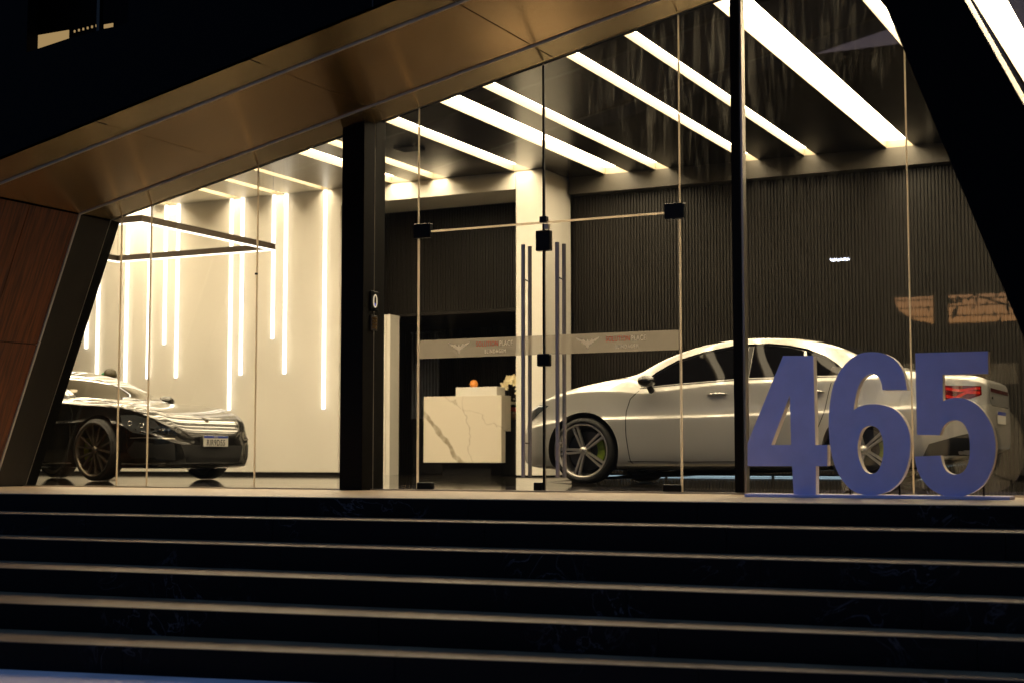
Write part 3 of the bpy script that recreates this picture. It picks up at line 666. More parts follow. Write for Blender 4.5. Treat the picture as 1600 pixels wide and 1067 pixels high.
for i in range(4):
    a = i * PI / 2 + .4; m = MB(); L_ = .22
    pts = [(math.cos(a) * L_ * s, math.sin(a) * L_ * s, .11 + .10 * math.sin(s * PI * .8)) for s in (0, .3, .6, .85, 1)]
    k = 0; V = []; F = []
    for j, p in enumerate(pts):
        w_ = .03 * math.sin((j / 4 * .9 + .08) * PI); V += [(p[0] - math.sin(a) * w_, p[1] + math.cos(a) * w_, p[2]), (p[0] + math.sin(a) * w_, p[1] - math.cos(a) * w_, p[2])]
    for j in range(4): F.append((2 * j, 2 * j + 1, 2 * j + 3, 2 * j + 2))
    mk('leaf', V, F, M_stem, t, smooth=True)
for i in range(17):
    s = .30 + i * .043; q = min(s * 5, 4.99); k = int(q); f = q - k
    p = Vector(stem[k]).lerp(Vector(stem[k + 1]), f) + Vector((random.uniform(-.02, .02), random.uniform(-.05, -.01), random.uniform(-.025, .03)))
    V = []; F = []; rot = random.uniform(0, 1)
    for e in range(5):
        a = e * 2 * PI / 5 + rot; r_ = .068; c0 = len(V)
        V += [(0, 0, 0), (math.cos(a - .5) * r_ * .7, -.008, math.sin(a - .5) * r_ * .7), (math.cos(a) * r_ * 1.15, -.014, math.sin(a) * r_ * 1.15), (math.cos(a + .5) * r_ * .7, -.008, math.sin(a + .5) * r_ * .7)]
        F.append((c0, c0 + 1, c0 + 2, c0 + 3))
    o = mk('blossom', V, F, M_petal, t); o.location = p; o.rotation_euler = (random.uniform(-.4, .4), 0, random.uniform(-.5, .7))
t = empty('bottle', (-10.385, 20.72, .86), label='dark bottle with a red label on the cabinet beside the desk', cat='bottle')
m = MB(); m.lathe([(.001, .0), (.05, .0), (.052, .02), (.052, .22), (.02, .29), (.02, .33), (.001, .33)], 16); m.build('glass_body', M_carglass, t, smooth=True)
m = MB(); m.lathe([(.0535, .09), (.0535, .20)], 16); m.build('red_label', M_redglass, t, smooth=True)
m = MB(); m.lathe([(.021, .315), (.021, .345), (.001, .345)], 12); m.build('cap', M_chrome, t)
m = MB(); m.lathe([(.001, 0), (.05, 0), (.085, .05), (.09, .10), (.07, .13), (.06, .13), (.075, .09), (.001, .02)], 18)
o = m.build('brown_bowl', M_brown, smooth=True); o.location = (-10.33, 20.60, .861); tag(o, 'small brown bowl on the black cabinet next to the bottle', 'bowl')

# ------------------------------------------------------------------ cars
def ev_mesh(o):
    dg = bpy.context.evaluated_depsgraph_get(); return bpy.data.meshes.new_from_object(o.evaluated_get(dg))
class Car:
    def __init__(s, name, loc, rz, label, T, L, paint, arches, rad):
        s.root = empty(name, loc, rz, label=label, cat='car'); s.T = T
        st = []; u = 0
        fixed = [0, .02, .06, .12, .2]
        st = fixed + [.2 + .11 * i for i in range(1, int((L - .4) / .11) + 1)]; st += [L - .2, L - .12, L - .06, L - .02, L]
        st = sorted(set(round(x, 4) for x in st))
        g = lambda k, u: interp(T[k], u)
        V = []; n = 0
        for u in st:
            zb, zm, zcr, zh, zr, zc = (g(k, u) for k in ('zb', 'zm', 'zcr', 'zh', 'zr', 'zc'))
            wm, wh, wr = g('wm', u), g('wh', u), g('wr', u)
            ws = wm - .07
            zt = lambda a: zb + (zm - zb) * a
            half = [(0, zb), (ws * .6, zb), (ws, zb + .01), (wm - .025, zt(.22)), (wm - .004, zt(.55)), (wm, zm), (wm - .003, zcr - .022), (wm - .008, zcr - .006), (wm - .034, zcr + .010), (wh + .006, zh - .05), (wh, zh - .012), (wh - .022, zh + .004),
                    (wr + (wh - wr) * .55, zh + (zr - zh) * .42), (wr + .03, zr - (zr - zh) * .14), (wr, zr), (wr * .86, zr + (zc - zr) * .45), (wr * .45, zr + (zc - zr) * .9), (0, zc)]
            ring = [(u, -y, z) for y, z in half] + [(u, y, z) for y, z in half[::-1][1:-1]]
            n = len(ring); V += ring
        F = []
        for i in range(len(st) - 1):
            for j in range(n): F.append((i * n + j, i * n + (j + 1) % n, (i + 1) * n + (j + 1) % n, (i + 1) * n + j))
        for base in (0, (len(st) - 1) * n):
            c = len(V); V.append((V[base][0], 0, (V[base][2] + V[base + 17][2]) / 2))
            for j in range(n): F.append((base + j, base + (j + 1) % n, c))
        o = mk('body', V, F, [paint, M_black_pl], None, smooth=True)
        ss = o.modifiers.new('s', 'SUBSURF'); ss.levels = 2; ss.render_levels = 2
        m1 = ev_mesh(o); o.modifiers.clear(); o.data = m1
        s.bvh = BVHTree.FromPolygons([v.co.copy() for v in m1.vertices], [tuple(p.vertices) for p in m1.polygons])
        s.hw = max(abs(v.co.y) for v in m1.vertices)
        cut = MB()
        for u in arches:
            for sg in (-1, 1):
                k = len(cut.v); N = 40; r_ = rad
                y0, y1 = sg * (s.hw - .34), sg * (s.hw + .2)
                cut.add([(u + r_ * math.cos(2 * PI * i / N), y, s.T['az'] + r_ * math.sin(2 * PI * i / N)) for y in (y0, y1) for i in range(N)],
                        [tuple(range(N)), tuple(range(N, 2 * N))] + [(i, (i + 1) % N, N + (i + 1) % N, N + i) for i in range(N)])
        c = cut.build('cut', M_black_pl)
        bo = o.modifiers.new('b', 'BOOLEAN'); bo.object = c; bo.solver = 'EXACT'; bo.operation = 'DIFFERENCE'
        try: bo.material_mode = 'TRANSFER'
        except Exception: pass
        m2 = ev_mesh(o); o.modifiers.clear(); o.data = m2; bpy.data.objects.remove(c)
        for p in m2.polygons: p.use_smooth = True
        m2.name = 'body'
        o.parent = s.root; s.body = o
        try:
            m2.set_sharp_from_angle(angle=R(40))
        except Exception: pass
    def proj(s, a, b, mode, off):
        if mode == 'L': o, d = Vector((a, -4, b)), Vector((0, 1, 0))
        elif mode == 'R': o, d = Vector((a, 4, b)), Vector((0, -1, 0))
        elif mode == 'F': o, d = Vector((-4, a, b)), Vector((1, 0, 0))
        elif mode == 'B': o, d = Vector((12, a, b)), Vector((-1, 0, 0))
        else: o, d = Vector((a, b, 5)), Vector((0, 0, -1))
        h = s.bvh.ray_cast(o, d)
        if h[0] is None: return None
        nn = h[1] if h[1].dot(d) < 0 else -h[1]
        return h[0] + nn * off, nn
    def patch(s, name, poly, mode, m, off=.003, res=.05, parent=None, sm=True, thick=0):
        loop = []
        n = len(poly)
        for i in range(n):
            a, b = Vector(poly[i]), Vector(poly[(i + 1) % n]); k = max(1, int((b - a).length / res))
            loop += [a.lerp(b, j / k) for j in range(k)]
        def inside(p):
            c = False
            for i in range(len(loop)):
                x0, z0 = loop[i]; x1, z1 = loop[i - 1]
                if (z0 > p[1]) != (z1 > p[1]) and p[0] < (x1 - x0) * (p[1] - z0) / (z1 - z0) + x0: c = not c
            return c
        pts = list(loop); e = [(i, (i + 1) % len(loop)) for i in range(len(loop))]
        xs_ = [p[0] for p in loop]; zs_ = [p[1] for p in loop]; x = min(xs_) + res / 2
        while x < max(xs_):
            z = min(zs_) + res / 2
            while z < max(zs_):
                if inside((x, z)) and min((Vector((x, z)) - l).length for l in loop) > res * .4: pts.append(Vector((x, z)))
                z += res
            x += res
        v, _, f, *_ = delaunay_2d_cdt(pts, e, [], 1, 1e-5)
        V = []; N = []; last = None
        for p in v:
            h = s.proj(p[0], p[1], mode, off)
            if h is None: h = last or (Vector((0, 0, 0)), Vector((0, 0, 1)))
            last = h; V.append(h[0]); N.append(h[1])
        f = [t for t in f if inside(sum((Vector(v[i]) for i in t), Vector((0, 0))) / len(t))]
        me = bpy.data.meshes.new(name); me.from_pydata([tuple(p) for p in V], [], [tuple(t) for t in f]); me.materials.append(m)
        for p in me.polygons: p.use_smooth = sm
        if f:
            if me.polygons[0].normal.dot(N[me.polygons[0].vertices[0]]) < 0: me.flip_normals()
        o = bpy.data.objects.new(name, me); link(o, parent or s.root)
        return o
    def seam(s, name, pts, mode, w=.009, m=None, off=.0015, parent=None):
        V = []; F = []; P = []
        for i in range(len(pts) - 1):
            a, b = Vector(pts[i]), Vector(pts[i + 1]); k = max(1, int((b - a).length / .04))
            P += [a.lerp(b, j / k) for j in range(k)]
        P.append(Vector(pts[-1]))
        for i, p in enumerate(P):
            t = (P[min(i + 1, len(P) - 1)] - P[max(0, i - 1)]).normalized(); q = Vector((-t.y, t.x)) * w / 2
            for c in (p + q, p - q):
                h = s.proj(c[0], c[1], mode, off)
                V.append(tuple(h[0]) if h else (V[-1] if V else (0, 0, 0)))
        for i in range(len(P) - 1): F.append((2 * i, 2 * i + 1, 2 * i + 3, 2 * i + 2))
        return mk(name, V, F, m or M_gapline, parent or s.root)
    def wheel(s, u, sg, r_, rr, style, steer=0):
        hy = sg * (s.hw - .115)
        w_ = empty('wheel', (u, hy, r_)); w_.parent = s.root
        w_.rotation_euler = (0, 0, steer if sg < 0 else steer + PI)   # outer face looks along local -y
        hwid = .115
        m = MB(); m.lathe([(rr, -hwid + .012), (rr + .012, -hwid), (r_ - .05, -hwid - .004), (r_ - .018, -hwid + .012), (r_, -hwid + .04), (r_, hwid - .04), (r_ - .02, hwid - .01), (rr, hwid), (rr, -hwid + .012)], 48, 'y'); m.build('tyre', M_tyre, w_, smooth=True)
        m = MB(); m.lathe([(rr + .004, -hwid + .006), (rr - .008, -hwid + .002), (rr - .016, -hwid + .014), (rr - .026, -hwid + .05), (rr - .04, hwid - .02), (rr + .002, hwid - .01)], 48, 'y')
        rim = m.build('rim', M_rim if style == 'five' else M_rimdark, w_, smooth=True)
        m = MB(); m.lathe([(.005, hwid - .05), (rr - .04, hwid - .05)], 32, 'y'); m.build('hub_back', M_black_pl, w_)
        m = MB(); m.lathe([(.03, .0), (rr * .72, .0), (rr * .72, .014), (.03, .014)], 40, 'y', (0, .02, 0)); m.build('brake_disc', mat('brake_disc', (.10, .10, .10), .35, metal=.9), w_)
        # caliper
        m = MB(); A = [R(-35 + 10 * i) for i in range(8)]
        if u < 2 : A = [a + (0 if sg < 0 else PI) for a in A]
        V = []
        for y in (-.035, .01):
            for ra in (rr * .52, rr * .80):
                V += [(ra * math.cos(a), y, ra * math.sin(a)) for a in A]
        n = len(A); F = []
        for i in range(n - 1):
            F += [(i, i + 1, n + i + 1, n + i), (2 * n + i, 3 * n + i, 3 * n + i + 1, 2 * n + i + 1), (n + i, n + i + 1, 3 * n + i + 1, 3 * n + i), (i, 2 * n + i, 2 * n + i + 1, i + 1)]
        F += [(0, n, 3 * n, 2 * n), (n - 1, 2 * n - 1 + 2 * n, 0 + 2 * n - 1, n - 1)] if False else [(0, n, 3 * n, 2 * n)]
        mk('brake_caliper', V, F, M_lime, w_)
        def spoke(a0, a1, r0, r1, w0, w1, mm, y=-hwid + .02, dep=.03):
            p0 = Vector((math.cos(a0) * r0, 0, math.sin(a0) * r0)); p1 = Vector((math.cos(a1) * r1, 0, math.sin(a1) * r1)); t = (p1 - p0).normalized(); q = Vector((-t.z, 0, t.x))
            V = []
            for yy_, sc in ((y, 1), (y + dep, 1.3)):
                V += [p0 + q * w0 * sc + Vector((0, yy_ + .012, 0)), p0 - q * w0 * sc + Vector((0, yy_ + .012, 0)), p1 - q * w1 * sc + Vector((0, yy_, 0)), p1 + q * w1 * sc + Vector((0, yy_, 0))]
            mk('spoke', V, [(0, 1, 2, 3), (4, 5, 6, 7)[::-1], (0, 1, 5, 4), (1, 2, 6, 5), (2, 3, 7, 6), (3, 0, 4, 7)], mm, w_)
        if style == 'five':
            for i in range(5):
                a = PI / 2 + i * 2 * PI / 5 + .35
                spoke(a - .34, a - .10, .035, rr - .012, .010, .012, M_rim); spoke(a + .34, a + .10, .035, rr - .012, .010, .012, M_rim)
                spoke(a, a, .03, rr - .02, .006, .010, M_black_pl, -hwid + .034, .02)
        else:
            for i in range(7):
                a = i * 2 * PI / 7 + .1
                spoke(a, a + .22, .035, rr - .012, .012, .009, M_rimdark); spoke(a, a - .22, .05, rr - .012, .012, .009, M_rimdark)
        m = MB(); m.lathe([(.001, -hwid + .012), (.032, -hwid + .014), (.042, -hwid + .03), (.05, -hwid + .06), (.05, .0)], 24, 'y'); cap = m.build('hub_cap', M_rim if style == 'five' else M_rimdark, w_, smooth=True)
        if style == 'five':
            for i in range(3):
                a = PI / 2 + i * 2 * PI / 3; m = MB(); m.tube([(0, -hwid + .009, 0), (math.cos(a) * .024, -hwid + .009, math.sin(a) * .024)], [.004, .0015], 5); m.build('hub_star', M_chrome, w_)
        return w_

# --- white electric saloon
TW = dict(az=.345,
    zb=[(0, .24), (.1, .17), (.4, .14), (1.3, .135), (3.9, .145), (4.5, .20), (4.84, .30), (4.94, .36)],
    zm=[(0, .40), (.3, .44), (.8, .47), (2.5, .48), (4.2, .52), (4.94, .56)],
    zcr=[(0, .50), (.2, .60), (.8, .68), (1.5, .685), (2.5, .70), (3.8, .73), (4.6, .76), (4.94, .70)],
    zh=[(0, .56), (.07, .67), (.15, .77), (.3, .87), (.5, .935), (.85, .985), (1.2, .985), (1.5, .955), (1.92, .995), (2.56, 1.035), (3.44, 1.04), (3.9, 1.05), (4.3, 1.045), (4.7, 1.03), (4.86, 1.0), (4.92, .96), (4.94, .92)],
    zr=[(0, .59), (.07, .70), (.15, .80), (.254, .88), (.467, .965), (.804, 1.04), (1.135, 1.10), (1.38, 1.135), (1.61, 1.262), (1.83, 1.352), (2.04, 1.418), (2.32, 1.466), (2.6, 1.486), (2.99, 1.466), (3.25, 1.424), (3.51, 1.345), (3.73, 1.225), (3.95, 1.13), (4.3, 1.095), (4.7, 1.06), (4.86, 1.04), (4.92, 1.0), (4.94, .95)],
    zc=[(0, .62), (.07, .74), (.15, .84), (.3, .93), (.5, 1.0), (.8, 1.06), (1.05, 1.10), (1.25, 1.13), (1.61, 1.30), (1.83, 1.385), (2.04, 1.445), (2.32, 1.495), (2.6, 1.515), (2.99, 1.50), (3.25, 1.462), (3.51, 1.40), (3.75, 1.32), (4.0, 1.215), (4.2, 1.135), (4.5, 1.10), (4.8, 1.06), (4.95, 1.01), (4.94, .92)],
    wm=[(0, .58), (.03, .68), (.08, .76), (.2, .86), (.45, .925), (.9, .945), (1.4, .935), (3.4, .935), (3.8, .95), (4.3, .93), (4.7, .90), (4.84, .86), (4.91, .81), (4.94, .74)],
    wh=[(0, .50), (.03, .60), (.08, .68), (.2, .78), (.45, .85), (.9, .875), (1.4, .875), (2.5, .875), (3.4, .875), (3.8, .88), (4.3, .84), (4.7, .81), (4.84, .77), (4.94, .66)],
    wr=[(0, .40), (.05, .5), (.2, .60), (.45, .68), (.9, .74), (1.4, .74), (1.7, .69), (2.1, .62), (2.6, .59), (3.2, .59), (3.6, .60), (4.0, .66), (4.4, .69), (4.8, .66), (4.94, .55)])
wc = Car('white_car', (-7.2, 15.22, 0), 0, 'pearl white fastback saloon parked side-on behind the doors', TW, 4.94, M_white_car, (.846, 3.80), .405)
for mode, sg in (('L', -1), ('R', 1)):
    wc.patch('side_window', [(1.50, 1.0), (1.9, 1.032), (2.56, 1.068), (2.58, 1.398), (2.45, 1.397), (2.11, 1.336), (1.83, 1.25), (1.62, 1.13)], mode, M_carglass)
    wc.patch('side_window', [(2.64, 1.07), (3.20, 1.075), (3.16, 1.335), (3.0, 1.375), (2.79, 1.402), (2.64, 1.404)], mode, M_carglass)
    wc.patch('quarter_window', [(3.225, 1.075), (3.62, 1.075), (3.50, 1.18), (3.38, 1.255), (3.19, 1.33)], mode, M_carglass)
    wc.patch('window_pillar', [(2.585, 1.068), (2.635, 1.07), (2.635, 1.402), (2.585, 1.40)], mode, M_black_pl, off=.004)
    wc.seam('window_surround', [(1.47, 1.01), (1.62, 1.145), (1.83, 1.265), (2.11, 1.35), (2.45, 1.41), (2.79, 1.416), (3.0, 1.39), (3.19, 1.345), (3.38, 1.268), (3.50, 1.19), (3.64, 1.07)], mode, .022, M_carglass, .004)
    wc.seam('window_trim', [(1.46, .988), (1.9, 1.018), (2.56, 1.054), (3.3, 1.06), (3.68, 1.06)], mode, .010, M_gapline)
    wc.seam('door_gap', [(1.46, .965), (1.37, .88), (1.33, .75), (1.34, .5), (1.38, .23), (1.45, .19)], mode)
    wc.seam('door_gap', [(2.60, 1.05), (2.56, .9), (2.54, .75), (2.54, .5), (2.56, .25)], mode)
    wc.seam('door_gap', [(3.50, 1.05), (3.46, .9), (3.42, .7), (3.30, .42), (3.22, .28)], mode)
    wc.seam('sill_line', [(1.35, .235), (2.0, .228), (3.2, .24)], mode, .006)
    wc.seam('sill_trim', [(1.33, .205), (2.0, .198), (3.30, .21)], mode, .022, M_alu, .003)
    wc.patch('headlight', [(.10, .66), (.16, .77), (.30, .835), (.42, .825), (.30, .745), (.20, .67)], mode, M_lens, res=.025, off=.004)
    wc.seam('headlight_strip', [(.15, .765), (.28, .822), (.38, .822)], mode, .010, mat('drl', (.8, .8, .8), .2, emit=(1, .95, .85), estr=.06), .006)
    wc.patch('tail_light', [(4.48, .955), (4.88, .945), (4.885, .86), (4.80, .825), (4.66, .80), (4.52, .835)], mode, M_redD, res=.025, off=.004)
    wc.seam('tail_light_band', [(4.50, .935), (4.70, .90), (4.87, .925)], mode, .024, M_red, .007)
    wc.seam('tail_light_band', [(4.54, .86), (4.66, .83), (4.76, .885), (4.87, .88)], mode, .026, M_red, .007)
    wc.patch('rear_skirt', [(4.30, .17), (4.42, .40), (4.70, .48), (4.90, .52), (4.91, .34), (4.7, .22)], mode, M_black_pl, off=.004)
    for u in (2.32, 3.32):
        p, nn = wc.proj(u, .905, mode, .0)
        wc.patch('handle_recess', [(u - .12, .905), (u - .06, .885), (u + .06, .885), (u + .11, .91), (u + .04, .93), (u - .06, .93)], mode, M_alu, res=.03, off=.002)
        m = MB(); m.tube([(u - .10, p.y + sg * .008, .912), (u - .05, p.y + sg * .022, .914), (u + .05, p.y + sg * .022, .916), (u + .10, p.y + sg * .008, .914)], [.008, .014, .014, .008], 8); m.build('door_handle', M_chrome, wc.root, smooth=True)
    # mirror
    p, nn = wc.proj(1.66, 1.0, mode, 0)
    mr = empty('wing_mirror', (1.60, p.y, 1.0)); mr.parent = wc.root
    m = MB(); m.tube([(.0, 0, -.05), (.0, sg * .09, .0)], [.035, .03], 8); m.build('stalk', M_black_pl, mr, smooth=True)
    m = MB(); m.lathe([(.001, -.115), (.045, -.11), (.07, -.06), (.075, .03), (.06, .10), (.001, .115)], 16, 'y'); o = m.build('housing', M_black_car, mr, smooth=True)
    o.scale = (1.15, 1, .85); o.location = (.0, sg * .16, .055)
    for u, stg in ((.846, 0), (3.80, 0)): wc.wheel(u, sg, .345, .283, 'five')
wc.patch('windscreen', [(1.34, -.62), (1.30, -.3), (1.27, 0), (1.30, .3), (1.34, .62), (2.02, .54), (2.06, 0), (2.02, -.54)], 'T', M_carglass, res=.08)
wc.patch('rear_window', [(3.30, -.50), (3.28, 0), (3.30, .50), (4.08, .56), (4.14, 0), (4.08, -.56)], 'T', M_carglass, res=.08)
wc.patch('tail_light_bar', [(-.55, .90), (.55, .90), (.55, .935), (-.55, .935)], 'B', M_redD, res=.08)
wc.patch('number_plate', [(-.26, .60), (.26, .60), (.26, .72), (-.26, .72)], 'B', M_plate, res=.08, off=.012)
wc.patch('plate_band', [(-.26, .685), (.26, .685), (.26, .72), (-.26, .72)], 'B', M_plateblue, res=.08, off=.014)
wc.patch('grille', [(-.5, .42), (.5, .42), (.55, .58), (-.55, .58)], 'F', M_black_car, res=.06, off=.003)
wc.seam('bonnet_gap', [(.2, -.66), (.6, -.73), (1.3, -.76)], 'T'); wc.seam('bonnet_gap', [(.2, .66), (.6, .73), (1.3, .76)], 'T')
wc.seam('boot_gap', [(-.62, .98), (-.60, .82), (-.5, .77), (.5, .77), (.60, .82), (.62, .98)], 'B')
for i in range(3): wc.patch('badge', [(-.52 + i * .03, .83), (-.50 + i * .03, .83), (-.50 + i * .03, .855), (-.52 + i * .03, .855)], 'B', M_chrome, res=.05, off=.004)

# --- black car
TB = dict(az=.365,
    zb=[(0, .24), (.06, .17), (.3, .14), (1.5, .15), (4.0, .16), (4.8, .28), (5.02, .36)],
    zm=[(0, .36), (.3, .42), (1.0, .47), (2.5, .50), (4.2, .55), (5.02, .60)],
    zcr=[(0, .42), (.2, .54), (.6, .66), (1.0, .72), (1.6, .70), (2.5, .72), (3.8, .78), (4.6, .80), (5.02, .72)],
    zh=[(0, .47), (.04, .55), (.12, .645), (.3, .76), (.6, .855), (1.0, .90), (1.35, .915), (1.7, .945), (2.5, .985), (3.3, 1.0), (4.0, 1.02), (4.5, .99), (4.9, .90), (5.02, .80)],
    zr=[(0, .50), (.04, .585), (.12, .685), (.3, .80), (.6, .885), (1.0, .93), (1.45, .955), (1.68, .985), (1.88, 1.07), (2.12, 1.18), (2.4, 1.28), (2.7, 1.34), (3.0, 1.362), (3.3, 1.335), (3.6, 1.27), (4.0, 1.14), (4.35, 1.05), (4.7, 1.0), (4.95, .9), (5.02, .84)],
    zc=[(0, .52), (.04, .61), (.12, .705), (.3, .80), (.6, .87), (1.0, .92), (1.3, .96), (1.48, .985), (1.72, 1.095), (2.05, 1.245), (2.35, 1.345), (2.65, 1.40), (2.95, 1.42), (3.25, 1.405), (3.6, 1.34), (4.0, 1.23), (4.35, 1.11), (4.7, 1.02), (4.95, .92), (5.02, .86)],
    wm=[(0, .40), (.03, .52), (.08, .63), (.2, .77), (.45, .89), (.9, .945), (1.4, .93), (2.5, .925), (3.4, .95), (3.9, .975), (4.4, .93), (4.8, .84), (4.95, .75), (5.02, .62)],
    wh=[(0, .32), (.03, .45), (.08, .56), (.2, .70), (.45, .81), (.9, .875), (1.4, .87), (2.5, .86), (3.4, .85), (3.9, .86), (4.4, .80), (4.8, .70), (5.02, .5)],
    wr=[(0, .30), (.05, .44), (.2, .57), (.45, .66), (.9, .74), (1.4, .76), (1.8, .73), (2.2, .65), (2.65, .58), (3.2, .56), (3.7, .54), (4.2, .56), (4.7, .52), (5.02, .35)])
HD = R(8)
hdx, hdy = math.cos(HD), -math.sin(HD)
ax0 = (-12.27 + math.sin(HD) * .965, 13.4 + math.cos(HD) * .965)      # centre of the front axle
nose = (ax0[0] + hdx * 1.02, ax0[1] + hdy * 1.02)
bc = Car('black_car', (nose[0], nose[1], 0), PI - HD, 'glossy black sports saloon, front seen at the left behind the glass', TB, 5.02, M_black_car, (1.02, 3.95), .415)
for mode, sg in (('L', -1), ('R', 1)):
    bc.patch('side_window', [(1.86, .985), (2.3, 1.0), (2.75, 1.01), (2.78, 1.305), (2.5, 1.265), (2.25, 1.19), (2.05, 1.10)], mode, M_carglass)
    bc.patch('side_window', [(2.83, 1.015), (3.5, 1.03), (3.6, 1.10), (3.35, 1.22), (3.05, 1.30), (2.85, 1.308)], mode, M_carglass)
    bc.seam('door_gap', [(1.60, .94), (1.50, .80), (1.48, .5), (1.55, .22)], mode); bc.seam('door_gap', [(2.68, 1.0), (2.66, .7), (2.68, .25)], mode)
    bc.patch('headlight', [(.16, .60), (.24, .70), (.46, .77), (.66, .77), (.60, .66), (.42, .56), (.26, .54)], mode, M_lens, res=.03, off=.003)
    for u, z in ((.36, .645), (.50, .67)):
        p, nn = bc.proj(u, z, mode, .006); m = MB()
        a = nn.orthogonal().normalized(); b = nn.cross(a)
        m.tube([p + (a * math.cos(q) + b * math.sin(q)) * .028 for q in [i * 2 * PI / 16 for i in range(17)]], .0035, 5); m.build('headlight_ring', M_chrome, bc.root)
    bc.patch('side_intake', [(.16, .28), (.20, .44), (.40, .46), (.50, .36), (.44, .26)], mode, M_black_pl, off=.003, res=.04)
    bc.seam('intake_bar', [(.13, .50), (.30, .505), (.46, .50)], mode, .010, M_alu, .005); bc.seam('bumper_line', [(.12, .21), (.40, .20), (.60, .21)], mode, .010, M_alu, .004)
    bc.seam('sill_line', [(1.50, .21), (2.5, .20), (3.4, .22)], mode, .012, M_alu, .003)
    p, nn = bc.proj(1.95, .97, mode, 0)
    mr = empty('wing_mirror', (1.95, p.y, .96)); mr.parent = bc.root
    m = MB(); m.tube([(0, 0, -.04), (0, sg * .10, .01)], [.03, .025], 8); m.build('stalk', M_black_pl, mr, smooth=True)
    m = MB(); m.lathe([(.001, -.11), (.045, -.10), (.065, -.05), (.07, .03), (.055, .09), (.001, .11)], 16, 'y'); o = m.build('housing', M_black_car, mr, smooth=True); o.location = (0, sg * .17, .055)
    for u in (1.02, 3.95): bc.wheel(u, sg, .365, .312, 'mesh', 0)
bc.patch('windscreen', [(1.66, -.67), (1.53, -.35), (1.49, 0), (1.53, .35), (1.66, .67), (2.40, .56), (2.50, 0), (2.40, -.56)], 'T', M_screen, res=.08)
bc.patch('rear_window', [(3.45, -.45), (3.45, .45), (4.25, .48), (4.3, 0), (4.25, -.48)], 'T', M_carglass, res=.08)
bc.seam('bonnet_gap', [(.25, -.50), (.6, -.62), (1.25, -.70)], 'T'); bc.seam('bonnet_gap', [(.25, .50), (.6, .62), (1.25, .70)], 'T')
for sg in (-1, 1):
    for k in range(4):
        bc.patch('lamp_module', [(sg * (.60 + .045 * k), .585), (sg * (.63 + .045 * k), .585), (sg * (.63 + .045 * k), .61), (sg * (.60 + .045 * k), .61)], 'F', M_chrome, res=.05, off=.006)
bc.patch('badge', [(-.03, .70), (.03, .70), (.025, .75), (-.025, .75)], 'F', M_chrome, res=.05, off=.005)
bc.patch('front_intake', [(-.42, .22), (.42, .22), (.50, .42), (-.50, .42)], 'F', M_black_pl, off=.003, res=.06)
for sg in (-1, 1):
    bc.patch('corner_intake', [(sg * .56, .24), (sg * .74, .26), (sg * .76, .42), (sg * .58, .44)], 'F', M_black_pl, off=.003, res=.05)
    bc.seam('intake_light', [(sg * .56, .49), (sg * .78, .50)], 'F', .014, M_alu, .005)
bc.seam('splitter', [(-.7, .185), (0, .175), (.7, .185)], 'F', .02, M_alu, .006)
pl = empty('number_plate', (-.022, 0, .47)); pl.parent = bc.root
box('plate', -.006, .006, -.20, .20, -.065, .065, M_plate, pl, bevel=.002); box('blue_band', -.0075, -.0062, -.196, .196, .034, .062, M_plateblue, pl)
XF = Matrix.Rotation(-PI / 2, 4, 'Z') @ UPR
text('plate_text', 'RIR9D55', .098, M_ink, pl, Matrix.Translation((-.0075, 0, -.052)) @ XF, 1.05, .80, .0005, off=.0012)
text('plate_text', 'BRASIL', .022, M_plate, pl, Matrix.Translation((-.0085, 0, .041)) @ XF, 1.1, .9, .0003)
# dark dome with a green patch showing over the windscreen top
t = empty('display_stand', (-15.17, 16.9, .045), label='dark domed display object with a green patch behind the black car roof', cat='display stand')
m = MB(); m.lathe([(.14, 0), (.14, .02), (.02, .03), (.02, 1.2), (.05, 1.22)], 14); m.build('pole', M_blackgloss, t)
m = MB(); m.lathe([(.001, 1.40), (.10, 1.41), (.105, 1.45), (.085, 1.51), (.04, 1.54), (.001, 1.545)], 20); m.build('dome', mat('dome_dark', (.06, .05, .02), .35), t, smooth=True)
m = MB(); m.tube([(0, 0, 1.2), (0, 0, 1.41)], .02, 8); m.build('neck', M_blackgloss, t)
m = MB(); m.lathe([(.001, -.01), (.035, 0), (.038, .02), (.02, .04), (.001, .045)], 12, 'z', (-.06, -.07, 1.44)); m.build('green_patch', M_green, t, smooth=True)

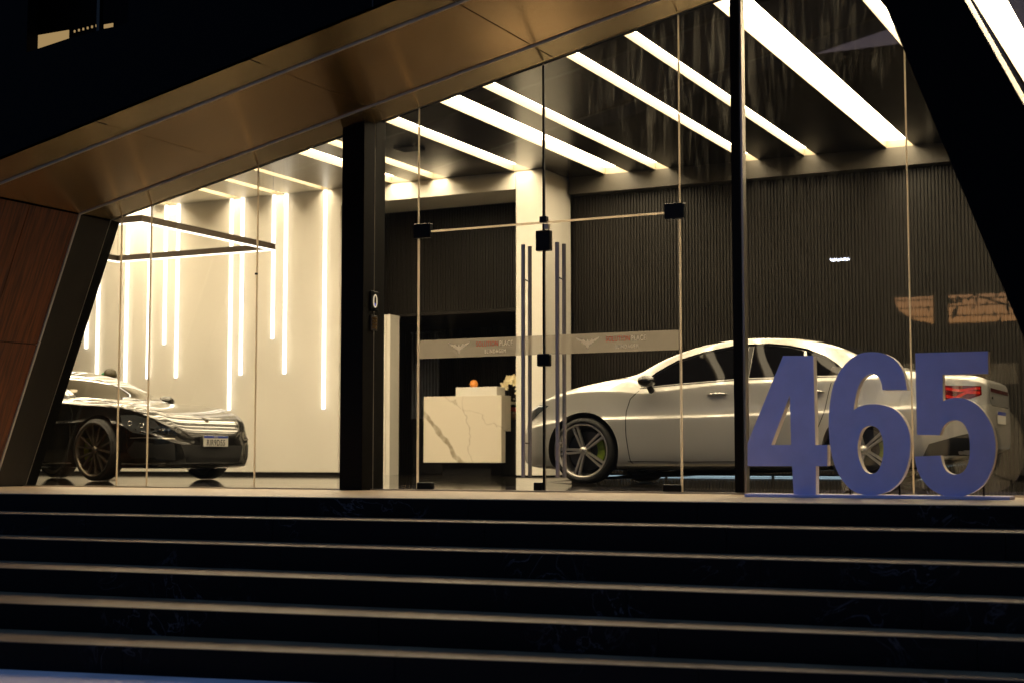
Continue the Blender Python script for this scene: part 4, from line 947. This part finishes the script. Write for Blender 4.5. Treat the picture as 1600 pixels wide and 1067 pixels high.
# ------------------------------------------------------------------ across the street (seen in the glass reflections)
bld = empty('opposite_building', (0, 0, 0), label='dark opposite building with an open deck, seen only as a reflection', cat='building')
box('lower_storey', -220, 120, -27.2, -26, -.91, 4.45, M_bldg, bld); box('upper_storey', -220, 120, -27.2, -26, 5.45, 13.5, M_bldg, bld)
box('end_wall', -220, -10.4, -27.2, -26, 4.45, 5.45, M_bldg, bld)
prism('gusset', [(-10.4, 4.451), (-8.9, 4.451), (-9.7, 4.65), (-10.2, 5.0), (-10.4, 5.449)], -26.9, -26.3, M_bldg, bld)
for x in (-9.0, -6.2, -3.4, 4, 10, 18): box('column', x, x + .35, -26.9, -26.3, 4.451, 5.449, M_bldg, bld)
t = empty('street_lamp', (-9.25, -15.5, -.91), label='street lamp with a lit white head, seen only as a reflection', cat='street lamp')
m = MB(); m.tube([(-1.6, 0, 0), (-1.6, 0, 5.4), (-1.3, 0, 5.9), (0, 0, 6.25)], [.08, .06, .05, .04], 10); m.build('pole', M_bldg, t)
box('head', -.25, .30, -.12, .12, 6.16, 6.26, M_bldg, t); box('lens', -.20, .25, -.1, .1, 6.12, 6.155, M_street, t)
t = empty('power_lines', (0, -20, 0), label='sagging overhead wires, seen only as a reflection', cat='wires')
for i in range(6):
    m = MB(); z0 = 4.15 + i * .22; m.tube([(-40 + 6 * j, .1 * i, z0 + .6 * ((j / 6 - 1) ** 2) - (.05 * j if i % 2 else -.04 * j)) for j in range(13)], .018, 5); m.build('wire', M_bldg, t)
t = empty('street_tree', (-4.8, -24, -.91), label='dark street tree, seen only as a reflection', cat='tree')
m = MB(); m.tube([(0, 0, 0), (.1, 0, 2.5), (-.1, .1, 4.6), (.2, 0, 6.5)], [.22, .17, .12, .05], 8)
for i in range(14):
    a = random.uniform(0, 2 * PI); l = random.uniform(1.2, 3.4); z = random.uniform(3.6, 6.2)
    m.tube([(0, 0, z), (math.cos(a) * l * .5, math.sin(a) * l * .2, z + random.uniform(.1, .5)), (math.cos(a) * l, math.sin(a) * l * .4, z + random.uniform(-.1, .9))], [.07, .04, .012], 5)
m.build('trunk', M_bldg, t)
m = MB()
for i in range(520):
    a = random.uniform(0, 2 * PI); l = 3.4 * math.sqrt(random.random()); z = random.gauss(6.4, .75); q = random.uniform(.10, .24)
    if z < 4.9: continue
    p = Vector((math.cos(a) * l * 1.2, math.sin(a) * l * .4, z)); u1 = Vector([random.gauss(0, 1) for _ in range(3)]).normalized(); u2 = u1.orthogonal().normalized()
    m.add([p + u1 * q, p + u2 * q * .6, p - u1 * q, p - u2 * q * .6], [(0, 1, 2, 3)])
m.build('crown', M_bldg, t)
